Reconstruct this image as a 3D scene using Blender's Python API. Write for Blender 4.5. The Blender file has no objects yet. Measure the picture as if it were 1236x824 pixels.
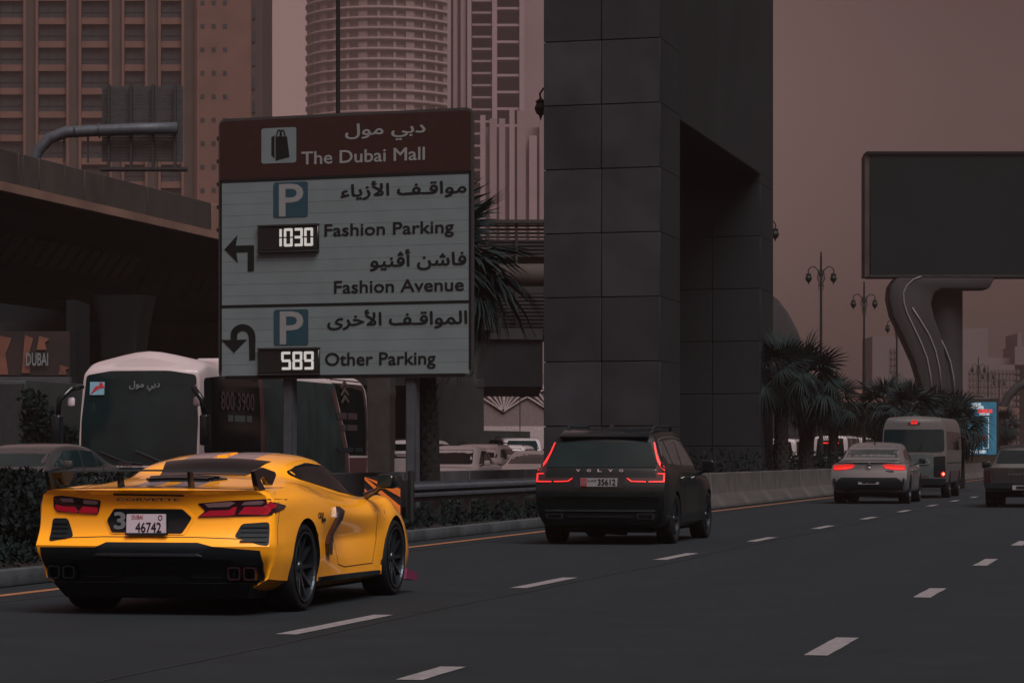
import bpy, bmesh, math, random
from mathutils import Vector, Matrix
from mathutils.bvhtree import BVHTree
random.seed(11)
SC = bpy.context.scene
C = SC.collection
# ------------------------------------------------------------------ camera, sky, sun
F = 3500.0; VX = 1425.0; HY = 550.0; H = 1.2          # focal length (px of a 1236 wide picture), road vanishing point, eye height
TH = math.atan((VX-618)/F); ST, CT = math.sin(TH), math.cos(TH)
cam = bpy.data.cameras.new('camera'); co = bpy.data.objects.new('camera', cam); C.objects.link(co)
co.location = (0, 0, H); co.rotation_euler = (math.pi/2, 0, 0)
cam.sensor_width = 36; cam.lens = F/1236*36; cam.clip_start = .5; cam.clip_end = 6000
cam.shift_y = (HY-412)/1236
SC.camera = co
SUN_EL, SUN_AZ = math.radians(54), math.radians(150)    # azimuth measured from +Y clockwise: behind the camera, to the right
SKY_LEVEL = 1.0
w = bpy.data.worlds.new('World'); SC.world = w; w.use_nodes = True
nt = w.node_tree; bg = nt.nodes['Background']
sky = nt.nodes.new('ShaderNodeTexSky'); sky.sky_type = 'NISHITA'; sky.sun_disc = False
sky.sun_elevation = SUN_EL; sky.sun_rotation = SUN_AZ; sky.dust_density = 6; sky.air_density = 1
hs = nt.nodes.new('ShaderNodeHueSaturation'); hs.inputs['Saturation'].default_value = .15
mx = nt.nodes.new('ShaderNodeMix'); mx.data_type = 'RGBA'; mx.blend_type = 'MULTIPLY'; mx.inputs[0].default_value = 1
mx.inputs[7].default_value = (1.0, .61, .56, 1)
nt.links.new(sky.outputs[0], hs.inputs['Color']); nt.links.new(hs.outputs[0], mx.inputs[6]); 
tcw = nt.nodes.new('ShaderNodeTexCoord'); sx_ = nt.nodes.new('ShaderNodeSeparateXYZ'); nt.links.new(tcw.outputs['Generated'], sx_.inputs[0])
mr_ = nt.nodes.new('ShaderNodeMapRange'); mr_.inputs[1].default_value = -.10; mr_.inputs[2].default_value = .18; mr_.inputs[3].default_value = 2.5; mr_.inputs[4].default_value = .62; mr_.interpolation_type = 'SMOOTHSTEP'
nt.links.new(sx_.outputs[0], mr_.inputs[0]); vm = nt.nodes.new('ShaderNodeVectorMath'); vm.operation = 'SCALE'
mz = nt.nodes.new('ShaderNodeMapRange'); mz.inputs[1].default_value = 0; mz.inputs[2].default_value = .16; mz.inputs[3].default_value = 1.9; mz.inputs[4].default_value = .85
mm_ = nt.nodes.new('ShaderNodeMath'); mm_.operation = 'MULTIPLY'; nt.links.new(sx_.outputs[2], mz.inputs[0]); nt.links.new(mr_.outputs[0], mm_.inputs[0]); nt.links.new(mz.outputs[0], mm_.inputs[1])
nt.links.new(mx.outputs[2], vm.inputs[0]); nt.links.new(mm_.outputs[0], vm.inputs['Scale']); nt.links.new(vm.outputs[0], bg.inputs[0])
bg.inputs[1].default_value = .05
sl = bpy.data.lights.new('sun', 'SUN'); sl.energy = 4.4; sl.angle = math.radians(40); sl.color = (1, 1, .98)
so = bpy.data.objects.new('sun', sl); C.objects.link(so)
so.rotation_euler = (math.pi/2-SUN_EL, 0, math.pi-SUN_AZ)
SC.view_settings.view_transform = 'Standard'; SC.view_settings.look = 'None'; SC.view_settings.exposure = 0.0; SC.view_settings.gamma = 1
SC.cycles.max_bounces = 6; SC.cycles.volume_bounces = 1; SC.cycles.use_denoising = True
HAZE = .0005; HAZE_COL = (.29, .205, .195, 1)

def R(u, v, z=0.0): return Vector((u*ST+v*CT, u*CT-v*ST, z))       # along the road, across it
def W(px, py, Y): return Vector(((px-618)/F*Y, Y, H-(py-HY)/F*Y))  # the place seen at a pixel, Y metres away
def uv_of(p): return (p.x*ST+p.y*CT, p.x*CT-p.y*ST)
RZ = -TH

# ------------------------------------------------------------------ materials
M = {}
KEEP = {'yellow_car', 'white_paint', 'yellow_paint', 'orange', 'plate', 'plate_red', 'badge_blue', 'badge_red', 'led', 'poster_orange', 'bus_white', 'ad_screen', 'stripe', 'led_red', 'red_lens', 'tower_wall', 'tower_pier', 'round_wall', 'round_glass', 'fin_wall', 'fin_light', 'bridge_warm', 'sign_white', 'sign_grey', 'sign_blue', 'sign_brown', 'silver_paint', 'white_paint_car', 'far_building', 'fin_wall', 'kerb', 'post_steel', 'wall_grey', 'dull_text', 'lattice_wall', 'lattice_rib', 'clear_lens', 'chrome', 'mark_grey', 'plate_grey'}
def mat(name, col, rough=.6, metal=0, var=.15, scale=6, bump=0, bscale=40, coat=0, emit=None, es=0, spec=.5, alpha=1, trans=0, ov=0):
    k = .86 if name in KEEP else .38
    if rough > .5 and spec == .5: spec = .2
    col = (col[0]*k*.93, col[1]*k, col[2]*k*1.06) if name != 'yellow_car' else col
    m = bpy.data.materials.new(name); m.use_nodes = True; n = m.node_tree; p = n.nodes['Principled BSDF']
    p.inputs['Roughness'].default_value = rough; p.inputs['Metallic'].default_value = metal
    p.inputs['Coat Weight'].default_value = coat; p.inputs['Coat Roughness'].default_value = .06
    p.inputs['Specular IOR Level'].default_value = spec; p.inputs['Alpha'].default_value = alpha
    p.inputs['Transmission Weight'].default_value = trans
    tc = n.nodes.new('ShaderNodeTexCoord'); nz = n.nodes.new('ShaderNodeTexNoise'); nz.inputs['Scale'].default_value = scale
    nz.inputs['Detail'].default_value = 6; n.links.new(tc.outputs['Object'], nz.inputs['Vector'])
    r = n.nodes.new('ShaderNodeMapRange'); r.inputs[1].default_value = .3; r.inputs[2].default_value = .7
    r.inputs[3].default_value = 1-var; r.inputs[4].default_value = 1+var
    n.links.new(nz.outputs[0], r.inputs[0])
    x = n.nodes.new('ShaderNodeVectorMath'); x.operation = 'SCALE'; x.inputs[0].default_value = col[:3]
    n.links.new(r.outputs[0], x.inputs['Scale']); n.links.new(x.outputs[0], p.inputs['Base Color'])
    if ov:
        oi = n.nodes.new('ShaderNodeObjectInfo'); r2 = n.nodes.new('ShaderNodeMapRange'); r2.inputs[3].default_value = 1-ov; r2.inputs[4].default_value = 1+ov
        n.links.new(oi.outputs['Random'], r2.inputs[0]); m3 = n.nodes.new('ShaderNodeMath'); m3.operation = 'MULTIPLY'
        n.links.new(r.outputs[0], m3.inputs[0]); n.links.new(r2.outputs[0], m3.inputs[1]); n.links.new(m3.outputs[0], x.inputs['Scale'])
    if bump:
        b2 = n.nodes.new('ShaderNodeTexNoise'); b2.inputs['Scale'].default_value = bscale; b2.inputs['Detail'].default_value = 4
        n.links.new(tc.outputs['Object'], b2.inputs['Vector'])
        bp = n.nodes.new('ShaderNodeBump'); bp.inputs['Strength'].default_value = bump; bp.inputs['Distance'].default_value = .02
        n.links.new(b2.outputs[0], bp.inputs['Height']); n.links.new(bp.outputs[0], p.inputs['Normal'])
    if emit: p.inputs['Emission Color'].default_value = (*emit, 1); p.inputs['Emission Strength'].default_value = es
    M[name] = m; return m
mat('asphalt', (.014, .023, .030), .85, var=.22, scale=1.2, bump=.5, bscale=180, spec=.25)
mat('patch_tar', (.023, .026, .033), .9, var=.3, scale=2, spec=.2)
mat('asphalt_far', (.03, .03, .034), .8)
mat('soil', (.028, .022, .020), .95, bump=.6, bscale=20, var=.4)
mat('ground', (.07, .055, .048), .95, var=.3, scale=.2)
mat('paving', (.09, .085, .085), .85, var=.2)
mat('white_paint', (.185, .155, .155), .8, var=.25, scale=14)
mat('yellow_paint', (.26, .10, .045), .8, var=.25, scale=10)
mat('wall_grey', (.055, .050, .054), .85, var=.25, scale=1.5, bump=.2)
mat('kerb', (.048, .050, .053), .85, var=.25, scale=5, bump=.3)
mat('concrete', (.15, .125, .12), .85, var=.22, scale=2.2, bump=.25, ov=0.12)
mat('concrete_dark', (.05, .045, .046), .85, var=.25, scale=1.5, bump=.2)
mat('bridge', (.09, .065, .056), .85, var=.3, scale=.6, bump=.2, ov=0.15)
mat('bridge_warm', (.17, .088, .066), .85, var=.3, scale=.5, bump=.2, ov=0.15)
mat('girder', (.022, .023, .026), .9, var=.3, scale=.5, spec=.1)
mat('cladding', (.046, .045, .052), .65, var=.34, scale=.9, bump=.1, bscale=60, ov=0.26)
mat('cladding_core', (.008, .008, .01), .9)
mat('clad_shade', (.018, .024, .028), .65, var=.2, scale=.4, ov=0.08)  # darker copy of the cladding: shade painted on side faces, beam and far leg
mat('steel', (.11, .11, .115), .45, metal=.6, var=.2, ov=0.08)
mat('post_steel', (.065, .066, .075), .55, metal=.3, var=.15)
mat('black_metal', (.012, .012, .014), .5, var=.2)
mat('lamp_iron', (.02, .017, .019), .6)
mat('sign_white', (.135, .152, .152), .55, var=.07, scale=2, ov=0.025)
mat('sign_brown', (.027, .009, .007), .55, var=.1)
mat('sign_blue', (.004, .036, .052), .5, var=.08)
mat('sign_black', (.008, .010, .011), .6, var=.05)
mat('sign_grey', (.20, .185, .18), .6, var=.05)
mat('sign_edge', (.10, .09, .09), .5, metal=.4)
mat('led_box', (.006, .011, .010), .4)
mat('led', (.3, .3, .28), .5, emit=(1, .93, .86), es=.38)
mat('yellow_car', (1.0, .385, .006), .27, var=.015, coat=1.0, spec=.5)
mat('black_gloss', (.006, .014, .018), .22, var=.1, coat=.2, spec=.3)
mat('black_trim', (.013, .024, .030), .6, var=.15, spec=.25)
mat('dark_red_trim', (.030, .006, .012), .25, coat=.6)
mat('stripe', (.25, .16, .16), .35, coat=.6, var=.05)
mat('glass_dark', (.006, .008, .009), .08, var=.1, spec=.22)
mat('glass_teal', (.016, .036, .038), .10, var=.25, scale=1.5, spec=.25)
mat('glass_mid', (.06, .075, .078), .12, var=.25, scale=3, spec=.8)
mat('tyre', (.012, .014, .018), .75, var=.2, bump=.2)
mat('rim', (.10, .12, .14), .3, metal=.8)
mat('rim_edge', (.2, .22, .25), .3, metal=.9)
mat('well_and_shade', (.004, .004, .005), .9)
mat('under', (.006, .007, .008), .9)
mat('brake', (.10, .10, .11), .4, metal=.8)
mat('red_lens', (.24, .003, .014), .12, coat=1, emit=(1, .01, .05), es=.10)
mat('dark_lens', (.045, .004, .010), .12, coat=1)
mat('clear_lens', (.22, .12, .13), .15, coat=1)
mat('led_red', (.5, .02, .02), .3, emit=(1, .025, .02), es=1.15)
mat('led_red_dim', (.3, .01, .01), .3, emit=(1, .03, .02), es=.6)
mat('lamp_warm', (.5, .3, .2), .3, emit=(1, .35, .18), es=2.6)
mat('plate', (.55, .42, .46), .5, var=.05)
mat('plate_grey', (.20, .18, .18), .5, var=.05)
mat('plate_red', (.28, .02, .03), .5)
mat('plate_ink', (.015, .012, .02), .6)
mat('magenta_plate', (.35, .03, .12), .4)
mat('suv_black', (.006, .013, .014), .35, var=.05, coat=.22, spec=.2)
mat('chrome', (.25, .27, .28), .25, metal=.9)
mat('silver_paint', (.17, .15, .15), .30, metal=.35, coat=.9, var=.04)
mat('grey_paint', (.075, .075, .078), .35, metal=.3, coat=.8, var=.05)
mat('pickup_paint', (.022, .024, .027), .4, metal=.1, coat=.3, var=.05)
mat('white_paint_car', (.44, .36, .35), .32, coat=.7, var=.06)
mat('bus_white', (.50, .38, .37), .35, coat=.6, var=.06, scale=1)
mat('minibus_white', (.19, .165, .165), .4, coat=.4, var=.12)
mat('minibus_teal', (.11, .14, .135), .4, coat=.4, var=.12)
mat('bus_pink', (.17, .055, .055), .4, coat=.5, var=.1)
mat('bus_teal', (.028, .055, .055), .3, coat=.5, var=.5, scale=1.4)
mat('dull_text', (.045, .028, .032), .6)
mat('badge_blue', (.22, .38, .46), .5)
mat('badge_red', (.50, .03, .04), .5)
mat('mark_grey', (.15, .15, .15), .6)
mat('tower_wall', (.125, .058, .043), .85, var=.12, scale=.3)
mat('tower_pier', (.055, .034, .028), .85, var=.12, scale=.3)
mat('tower_glass', (.014, .018, .026), .5, var=.5, scale=.6, ov=0.5)
mat('mullion', (.05, .045, .05), .6)
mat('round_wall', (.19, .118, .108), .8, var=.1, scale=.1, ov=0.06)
mat('round_glass', (.16, .102, .096), .5, var=.35, scale=.08)  # glass paled so its colour carries part of the haze
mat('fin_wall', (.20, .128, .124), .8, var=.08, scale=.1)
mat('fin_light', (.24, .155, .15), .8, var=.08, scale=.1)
mat('far_building', (.11, .078, .077), .9, var=.1, scale=.05)  # base colour raised towards the sky's, painting in distance haze
mat('far_window', (.17, .125, .125), .8)  # pale panes: haze over distant glass is put into the colour
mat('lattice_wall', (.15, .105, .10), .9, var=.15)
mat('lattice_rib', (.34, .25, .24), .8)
mat('louvre', (.055, .045, .047), .6, var=.15)
mat('box_truck', (.04, .055, .052), .5, var=.2, scale=1)
mat('poster_dark', (.035, .012, .010), .5, var=.8, scale=.7)
mat('poster_orange', (.13, .042, .024), .5, var=.4, scale=1.3)
mat('billboard', (.003, .011, .014), .9, var=.25, scale=.12)
mat('wavy_concrete', (.048, .040, .042), .75, var=.15, scale=.3)
mat('strip_light', (.30, .26, .26), .5)
mat('ad_frame', (.03, .02, .02), .5)
mat('ad_base', (.11, .08, .055), .6)
mat('ad_screen', (.02, .08, .13), .3, var=.7, scale=1.2, emit=(.05, .26, .40), es=.3)
mat('ad_white', (.3, .3, .3), .4, emit=(.8, .9, 1), es=.55)
mat('ad_red', (.3, .03, .03), .4, emit=(1, .08, .08), es=.7)
mat('orange', (.75, .16, .02), .5, var=.2, emit=(1, .2, .02), es=.05)  # added glow: the unlit marker stripes emit a little to look bright
mat('leaf', (.010, .022, .020), .85, var=.5, scale=3, spec=.1)
mat('palm_leaf', (.020, .036, .036), .8, var=.4, scale=2, spec=.15)
mat('bush_leaf', (.017, .026, .024), .85, var=.5, scale=3, spec=.1)
mat('trunk', (.028, .024, .023), .95, var=.4, scale=9, bump=1, bscale=14, ov=0.2)
mat('wood_pale', (.13, .09, .08), .8)

# lane wear on the asphalt: faint lighter wheel paths and a fine speckle
n_ = M['asphalt'].node_tree; pb_ = n_.nodes['Principled BSDF']; old = pb_.inputs['Base Color'].links[0].from_socket
tc_ = n_.nodes.new('ShaderNodeTexCoord'); dt = n_.nodes.new('ShaderNodeVectorMath'); dt.operation = 'DOT_PRODUCT'; dt.inputs[1].default_value = (CT*2*math.pi/1.865, -ST*2*math.pi/1.865, 0)
sn = n_.nodes.new('ShaderNodeMath'); sn.operation = 'SINE'; n_.links.new(tc_.outputs['Object'], dt.inputs[0]); n_.links.new(dt.outputs['Value'], sn.inputs[0])
sp = n_.nodes.new('ShaderNodeTexNoise'); sp.inputs['Scale'].default_value = 45; sp.inputs['Detail'].default_value = 8; n_.links.new(tc_.outputs['Object'], sp.inputs['Vector'])
ml = n_.nodes.new('ShaderNodeMath'); ml.operation = 'MULTIPLY_ADD'; ml.inputs[1].default_value = .07; n_.links.new(sn.outputs[0], ml.inputs[0])
m2 = n_.nodes.new('ShaderNodeMapRange'); m2.inputs[1].default_value = .3; m2.inputs[2].default_value = .7; m2.inputs[3].default_value = .7; m2.inputs[4].default_value = 1.3
n_.links.new(sp.outputs[0], m2.inputs[0]); n_.links.new(m2.outputs[0], ml.inputs[2])
vs_ = n_.nodes.new('ShaderNodeVectorMath'); vs_.operation = 'SCALE'; n_.links.new(old, vs_.inputs[0]); n_.links.new(ml.outputs[0], vs_.inputs['Scale']); n_.links.new(vs_.outputs[0], pb_.inputs['Base Color'])

# ------------------------------------------------------------------ mesh helpers
class MB:
    def __init__(s): s.v = []; s.f = []; s.m = []
    def add(s, vs, fs, mi=0):
        o = len(s.v); s.v += [tuple(p) for p in vs]; s.f += [tuple(i+o for i in f) for f in fs]; s.m += [mi]*len(fs); return s
    def box(s, x0, x1, y0, y1, z0, z1, mi=0):
        vs = [(x, y, z) for z in (z0, z1) for y in (y0, y1) for x in (x0, x1)]
        return s.add(vs, [(0, 2, 3, 1), (4, 5, 7, 6), (0, 1, 5, 4), (2, 6, 7, 3), (0, 4, 6, 2), (1, 3, 7, 5)], mi)
    def hexa(s, b, t, mi=0):       # two quads of four points each
        return s.add(list(b)+list(t), [(3, 2, 1, 0), (4, 5, 6, 7), (0, 1, 5, 4), (1, 2, 6, 5), (2, 3, 7, 6), (3, 0, 4, 7)], mi)
    def tube(s, pts, r, n=8, mi=0, cap=True):
        pts = [Vector(p) for p in pts]; rs = r if isinstance(r, (list, tuple)) else [r]*len(pts); rings = []
        up = None
        for i, p in enumerate(pts):
            d = (pts[min(i+1, len(pts)-1)]-pts[max(i-1, 0)]).normalized()
            if up is None: up = Vector((0, 0, 1)) if abs(d.z) < .9 else Vector((1, 0, 0))
            a = d.cross(up).normalized(); b = a.cross(d).normalized(); up = b
            rings.append([p+rs[i]*(a*math.cos(2*math.pi*k/n)+b*math.sin(2*math.pi*k/n)) for k in range(n)])
        vs = [q for r_ in rings for q in r_]
        fs = [(i*n+k, i*n+(k+1) % n, (i+1)*n+(k+1) % n, (i+1)*n+k) for i in range(len(pts)-1) for k in range(n)]
        if cap: fs += [tuple(range(n))[::-1], tuple((len(pts)-1)*n+k for k in range(n))]
        return s.add(vs, fs, mi)
    def prism(s, poly, a, b, axis='y', mi=0):   # poly of 2D points swept from a to b along axis
        n = len(poly)
        def P(p, t): return {'y': (p[0], t, p[1]), 'x': (t, p[0], p[1]), 'z': (p[0], p[1], t)}[axis]
        vs = [P(p, a) for p in poly]+[P(p, b) for p in poly]
        return s.add(vs, [tuple(range(n))[::-1], tuple(range(n, 2*n))]+[(i, (i+1) % n, n+(i+1) % n, n+i) for i in range(n)], mi)
    def lathe(s, prof, n=28, axis='x', mi=0):   # prof: (radius, position); revolved round the axis
        vs = []
        for r, t in prof:
            for k in range(n):
                a = 2*math.pi*k/n; c, d = r*math.cos(a), r*math.sin(a)
                vs.append({'x': (t, c, d), 'y': (c, t, d), 'z': (c, d, t)}[axis])
        m = len(prof)
        fs = [(i*n+k, i*n+(k+1) % n, (i+1)*n+(k+1) % n, (i+1)*n+k) for i in range(m-1) for k in range(n)]
        return s.add(vs, fs, mi)
    def mesh(s, name, mats, smooth=False, fix=True):
        me = bpy.data.meshes.new(name); me.from_pydata(s.v, [], s.f)
        if fix and len(s.v) < 60000:
            bm = bmesh.new(); bm.from_mesh(me); bmesh.ops.recalc_face_normals(bm, faces=bm.faces); bm.to_mesh(me); bm.free()
        for m_ in (mats if isinstance(mats, (list, tuple)) else [mats]): me.materials.append(M[m_])
        for i, p in enumerate(me.polygons):
            p.material_index = s.m[i]; p.use_smooth = smooth
        return me
    def obj(s, name, mats, parent=None, smooth=False, **k):
        return link(name, s.mesh(name, mats, smooth), parent, **k)
def link(name, data, parent=None, label=None, cat=None, group=None, kind=None, loc=None, rz=None, mtx=None):
    o = bpy.data.objects.new(name, data); C.objects.link(o)
    if parent: o.parent = parent
    if mtx is not None: o.matrix_local = mtx
    if loc is not None: o.location = loc
    if rz is not None: o.rotation_euler = (0, 0, rz)
    if label: o['label'] = label
    if cat: o['category'] = cat
    if group: o['group'] = group
    if kind: o['kind'] = kind
    return o
def thing(name, label, cat, loc=(0, 0, 0), rz=0, group=None): return link(name, None, None, label, cat, group, None, loc, rz)
def autosmooth(o, ang=35):
    me = o.data
    bm = bmesh.new(); bm.from_mesh(me); a = math.radians(ang)
    for e in bm.edges:
        e.smooth = not (len(e.link_faces) == 2 and e.calc_face_angle(0) > a)
    for f in bm.faces: f.smooth = True
    bm.to_mesh(me); bm.free()
def bevelled(mb, name, mats, parent=None, w_=.02, seg=2, **k):
    me = mb.mesh(name, mats); bm = bmesh.new(); bm.from_mesh(me)
    bmesh.ops.bevel(bm, geom=[e for e in bm.edges if len(e.link_faces) == 2 and e.calc_face_angle(0) > .5], offset=w_, segments=seg, affect='EDGES', profile=.5, clamp_overlap=True)
    bm.to_mesh(me); bm.free(); o = link(name, me, parent, **k); autosmooth(o, 40); return o

def text_mesh(body, w_, h_=None, bold=.0, m_='sign_black', depth=.004):
    c = bpy.data.curves.new('t', 'FONT'); c.body = body; c.size = 1;  c.extrude = 0; c.resolution_u = 3
    o = bpy.data.objects.new('t', c); C.objects.link(o)
    dg = bpy.context.evaluated_depsgraph_get(); me = bpy.data.meshes.new_from_object(o.evaluated_get(dg))
    bpy.data.objects.remove(o); bpy.data.curves.remove(c)
    xs = [v.co.x for v in me.vertices]; ys = [v.co.y for v in me.vertices]
    x0, x1, y0, y1 = min(xs), max(xs), min(ys), max(ys)
    sx = w_/(x1-x0); sy = sx if h_ is None else h_/(y1-y0)
    for v in me.vertices: v.co = ((v.co.x-x0)*sx, (v.co.y-y0)*sy, 0)
    bm = bmesh.new(); bm.from_mesh(me)
    for f in bm.faces:
        if f.normal.z < 0: f.normal_flip()
    if bold > .015:      # heavier strokes: the same outlines again, a hair apart
        base = bm.faces[:]
        for k in range(6):
            a = math.pi*k/3; r = bmesh.ops.duplicate(bm, geom=base)
            for v in r['geom']:
                if isinstance(v, bmesh.types.BMVert): v.co += Vector((math.cos(a)*bold*.62*sx, math.sin(a)*bold*.62*sy, .0004*(k+1)))
    bm.to_mesh(me); bm.free()
    me.materials.clear(); me.materials.append(M[m_]); return me
SH = {'ا': (0xFE8D, 0xFE8E, None, None), 'أ': (0xFE83, 0xFE84, None, None), 'د': (0xFEA9, 0xFEAA, None, None), 'ب': (0xFE8F, 0xFE90, 0xFE91, 0xFE92), 'ي': (0xFEF1, 0xFEF2, 0xFEF3, 0xFEF4),
 'م': (0xFEE1, 0xFEE2, 0xFEE3, 0xFEE4), 'و': (0xFEED, 0xFEEE, None, None), 'ل': (0xFEDD, 0xFEDE, 0xFEDF, 0xFEE0), 'ق': (0xFED5, 0xFED6, 0xFED7, 0xFED8), 'ف': (0xFED1, 0xFED2, 0xFED3, 0xFED4),
 'ز': (0xFEAF, 0xFEB0, None, None), 'ء': (0xFE80, None, None, None), 'ش': (0xFEB5, 0xFEB6, 0xFEB7, 0xFEB8), 'ن': (0xFEE5, 0xFEE6, 0xFEE7, 0xFEE8), 'ڤ': (0xFB6A, 0xFB6B, 0xFB6C, 0xFB6D),
 'خ': (0xFEA5, 0xFEA6, 0xFEA7, 0xFEA8), 'ر': (0xFEAD, 0xFEAE, None, None), 'ى': (0xFEEF, 0xFEF0, None, None), 'ﻷ': (0xFEF7, 0xFEF8, None, None)}
def arabic(s):
    s = s.replace('لأ', 'ﻷ'); out = []
    for i, c in enumerate(s):
        if c == ' ': out.append(' '); continue
        f = SH[c]; p = s[i-1] if i else ' '; n = s[i+1] if i+1 < len(s) else ' '
        jp = p != ' ' and SH[p][2] is not None and f[1] is not None
        jn = n != ' ' and f[2] is not None and SH[n][1] is not None
        if c == 'ف' and jp and not jn: out.append('\u0640')
        out.append(chr(f[3 if jp and jn else 1 if jp else 2 if jn else 0]))
    return ''.join(reversed(out))

class Frame:      # an upright face: origin, right, up; picture places are read onto it when laying out its graphics
    def __init__(s, o, right):
        s.o = Vector(o); s.r = Vector(right).normalized(); s.n = s.r.cross(Vector((0, 0, 1)))
    def at(s, px, py):
        d = Vector(((px-618)/F, 1, -(py-HY)/F)); c = Vector((0, 0, H)); k = (s.o-c).dot(s.n)/d.dot(s.n)
        p = c+d*k-s.o; return (p.dot(s.r), p.z)

# ------------------------------------------------------------------ vehicle helpers
def spl(P, seg, closed=False, brk=()):
    n = len(P); out = []
    rng = n if closed else n-1
    for i in range(rng):
        p1 = P[i]; p2 = P[(i+1) % n]
        p0 = P[i-1] if (closed or i > 0) else p1*2-p2
        p3 = P[(i+2) % n] if (closed or i+2 < n) else p2*2-p1
        if i in brk: p0 = p1*2-p2
        if (i+1) % n in brk: p3 = p2*2-p1
        m1 = (p2-p0)*.5; m2 = (p3-p1)*.5; L = (p2-p1).length
        if m1.length > 1.2*L: m1 = m1*(1.2*L/m1.length)
        if m2.length > 1.2*L: m2 = m2*(1.2*L/m2.length)
        for k in range(seg):
            t = k/seg
            out.append(p1*(2*t**3-3*t*t+1)+m1*(t**3-2*t*t+t)+p2*(-2*t**3+3*t*t)+m2*(t**3-t*t))
    if not closed: out.append(P[-1])
    return out
def shell(S, mats, parent, wheels=(), seg=4, ks=5, rb=(), sb=(), bulge=(.03, .03), name='body', ww=.30):
    """S: stations (Y, [(x, z[, dy]) * 11]) from the bottom centre round the right side to the top centre."""
    rings = []
    for Y, P in S:
        right = [Vector((p[0], Y+(p[2] if len(p) > 2 else 0), p[1])) for p in P]
        full = right+[Vector((-q.x, q.y, q.z)) for q in right[-2:0:-1]]
        nb = len(P); b = set(rb) | {(2*(nb-1)-i) % (2*(nb-1)) for i in rb}
        rings.append(spl(full, seg, True, b))
    n = len(rings[0]); cols = [spl([r[j] for r in rings], ks, False, sb) for j in range(n)]
    m = len(cols[0]); vs = []; fs = []
    for i in range(m):
        for j in range(n): vs.append(cols[j][i])
    for i in range(m-1):
        for j in range(n): fs.append((i*n+j, i*n+(j+1) % n, (i+1)*n+(j+1) % n, (i+1)*n+j))
    half = n//2; a = seg; b = half-seg
    for end, bl in ((0, -bulge[0]), (m-1, bulge[1])):
        base = end*n; rows = []
        rowa = [base+((a-k) % n) for k in range(0, 2*a+1)]               # from +x through the bottom centre to -x
        rows.append(rowa)
        for j in range(a+1, b):
            pr = vs[base+j]; pl = vs[base+(n-j) % n]; row = [base+j]
            for k in range(1, 2*seg):
                s_ = k/(2*seg); q = pr.lerp(pl, s_); f_ = min(1, (j-a)/3., (b-j)/3.)
                vs.append(Vector((q.x, q.y+bl*(1-(2*s_-1)**2)*f_*1.0, q.z))); row.append(len(vs)-1)
            row.append(base+(n-j) % n); rows.append(row)
        rows.append([base+b+k for k in range(0, 2*seg+1)])
        # centre of the end rows sets how far the cap bows out
        for ri, row in enumerate(rows[1:-1], 1):
            t = ri/(len(rows)-1); ya = vs[rows[0][seg]].y-vs[rows[0][0]].y; yb = vs[rows[-1][seg]].y-vs[rows[-1][0]].y
            for k in range(1, 2*seg):
                q = vs[row[k]]; q.y += (ya*(1-t)+yb*t)*(1-(k/seg-1)**2)
        for r0, r1 in zip(rows, rows[1:]):
            for k in range(2*seg): fs.append((r0[k], r0[k+1], r1[k+1], r1[k]))
    mb = MB(); mb.add(vs, fs); me = mb.mesh(name, mats)
    me.materials.append(M['well_and_shade'])
    bvh = BVHTree.FromPolygons([v.co.copy() for v in me.vertices], [tuple(p.vertices) for p in me.polygons])
    o = link(name, me, parent)
    if wheels:
        for (wy, wz, wr, hx) in wheels:
            for sx in (1, -1):
                cb = MB(); cb.lathe([(0.0001, sx*(hx-ww)), (wr*1.11, sx*(hx-ww)), (wr*1.11, sx*(hx+.3)), (.0001, sx*(hx+.3))], 40, 'x')
                cm = cb.mesh('c', 'well_and_shade'); bm = bmesh.new(); bm.from_mesh(cm); bmesh.ops.remove_doubles(bm, verts=bm.verts, dist=.001)
                bmesh.ops.translate(bm, verts=bm.verts, vec=(0, wy, wz)); bmesh.ops.recalc_face_normals(bm, faces=bm.faces); bm.to_mesh(cm); bm.free()
                co_ = bpy.data.objects.new('c', cm); C.objects.link(co_)
                md = o.modifiers.new('b', 'BOOLEAN'); md.object = co_; md.operation = 'DIFFERENCE'; md.solver = 'EXACT'; md.use_self = (mats == 'yellow_car')
                try: md.material_mode = 'TRANSFER'
                except Exception: pass
                pm, o.parent = o.parent, None
                dg = bpy.context.evaluated_depsgraph_get(); nm = bpy.data.meshes.new_from_object(o.evaluated_get(dg))
                o.parent = pm; o.modifiers.clear(); o.data = nm; nm.name = name; bpy.data.objects.remove(co_)
    autosmooth(o, 32)
    return o, bvh
def smooth_poly(P, n=4):
    P = [Vector((p[0], p[1], 0)) for p in P]; return [(q.x, q.y) for q in spl(P, n, True)]
def rnd(P, r=.02, n=3):       # round the corners of a polygon
    out = []; N = len(P)
    for i in range(N):
        p = Vector(P[i]); a = Vector(P[i-1]); b = Vector(P[(i+1) % N])
        da = a-p; db = b-p; k = min(r, da.length*.45, db.length*.45)
        A = p+da.normalized()*k; B = p+db.normalized()*k
        for j in range(n+1):
            t = j/n; out.append(tuple(A*(1-t)**2+p*2*t*(1-t)+B*t*t))
    return out
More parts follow.
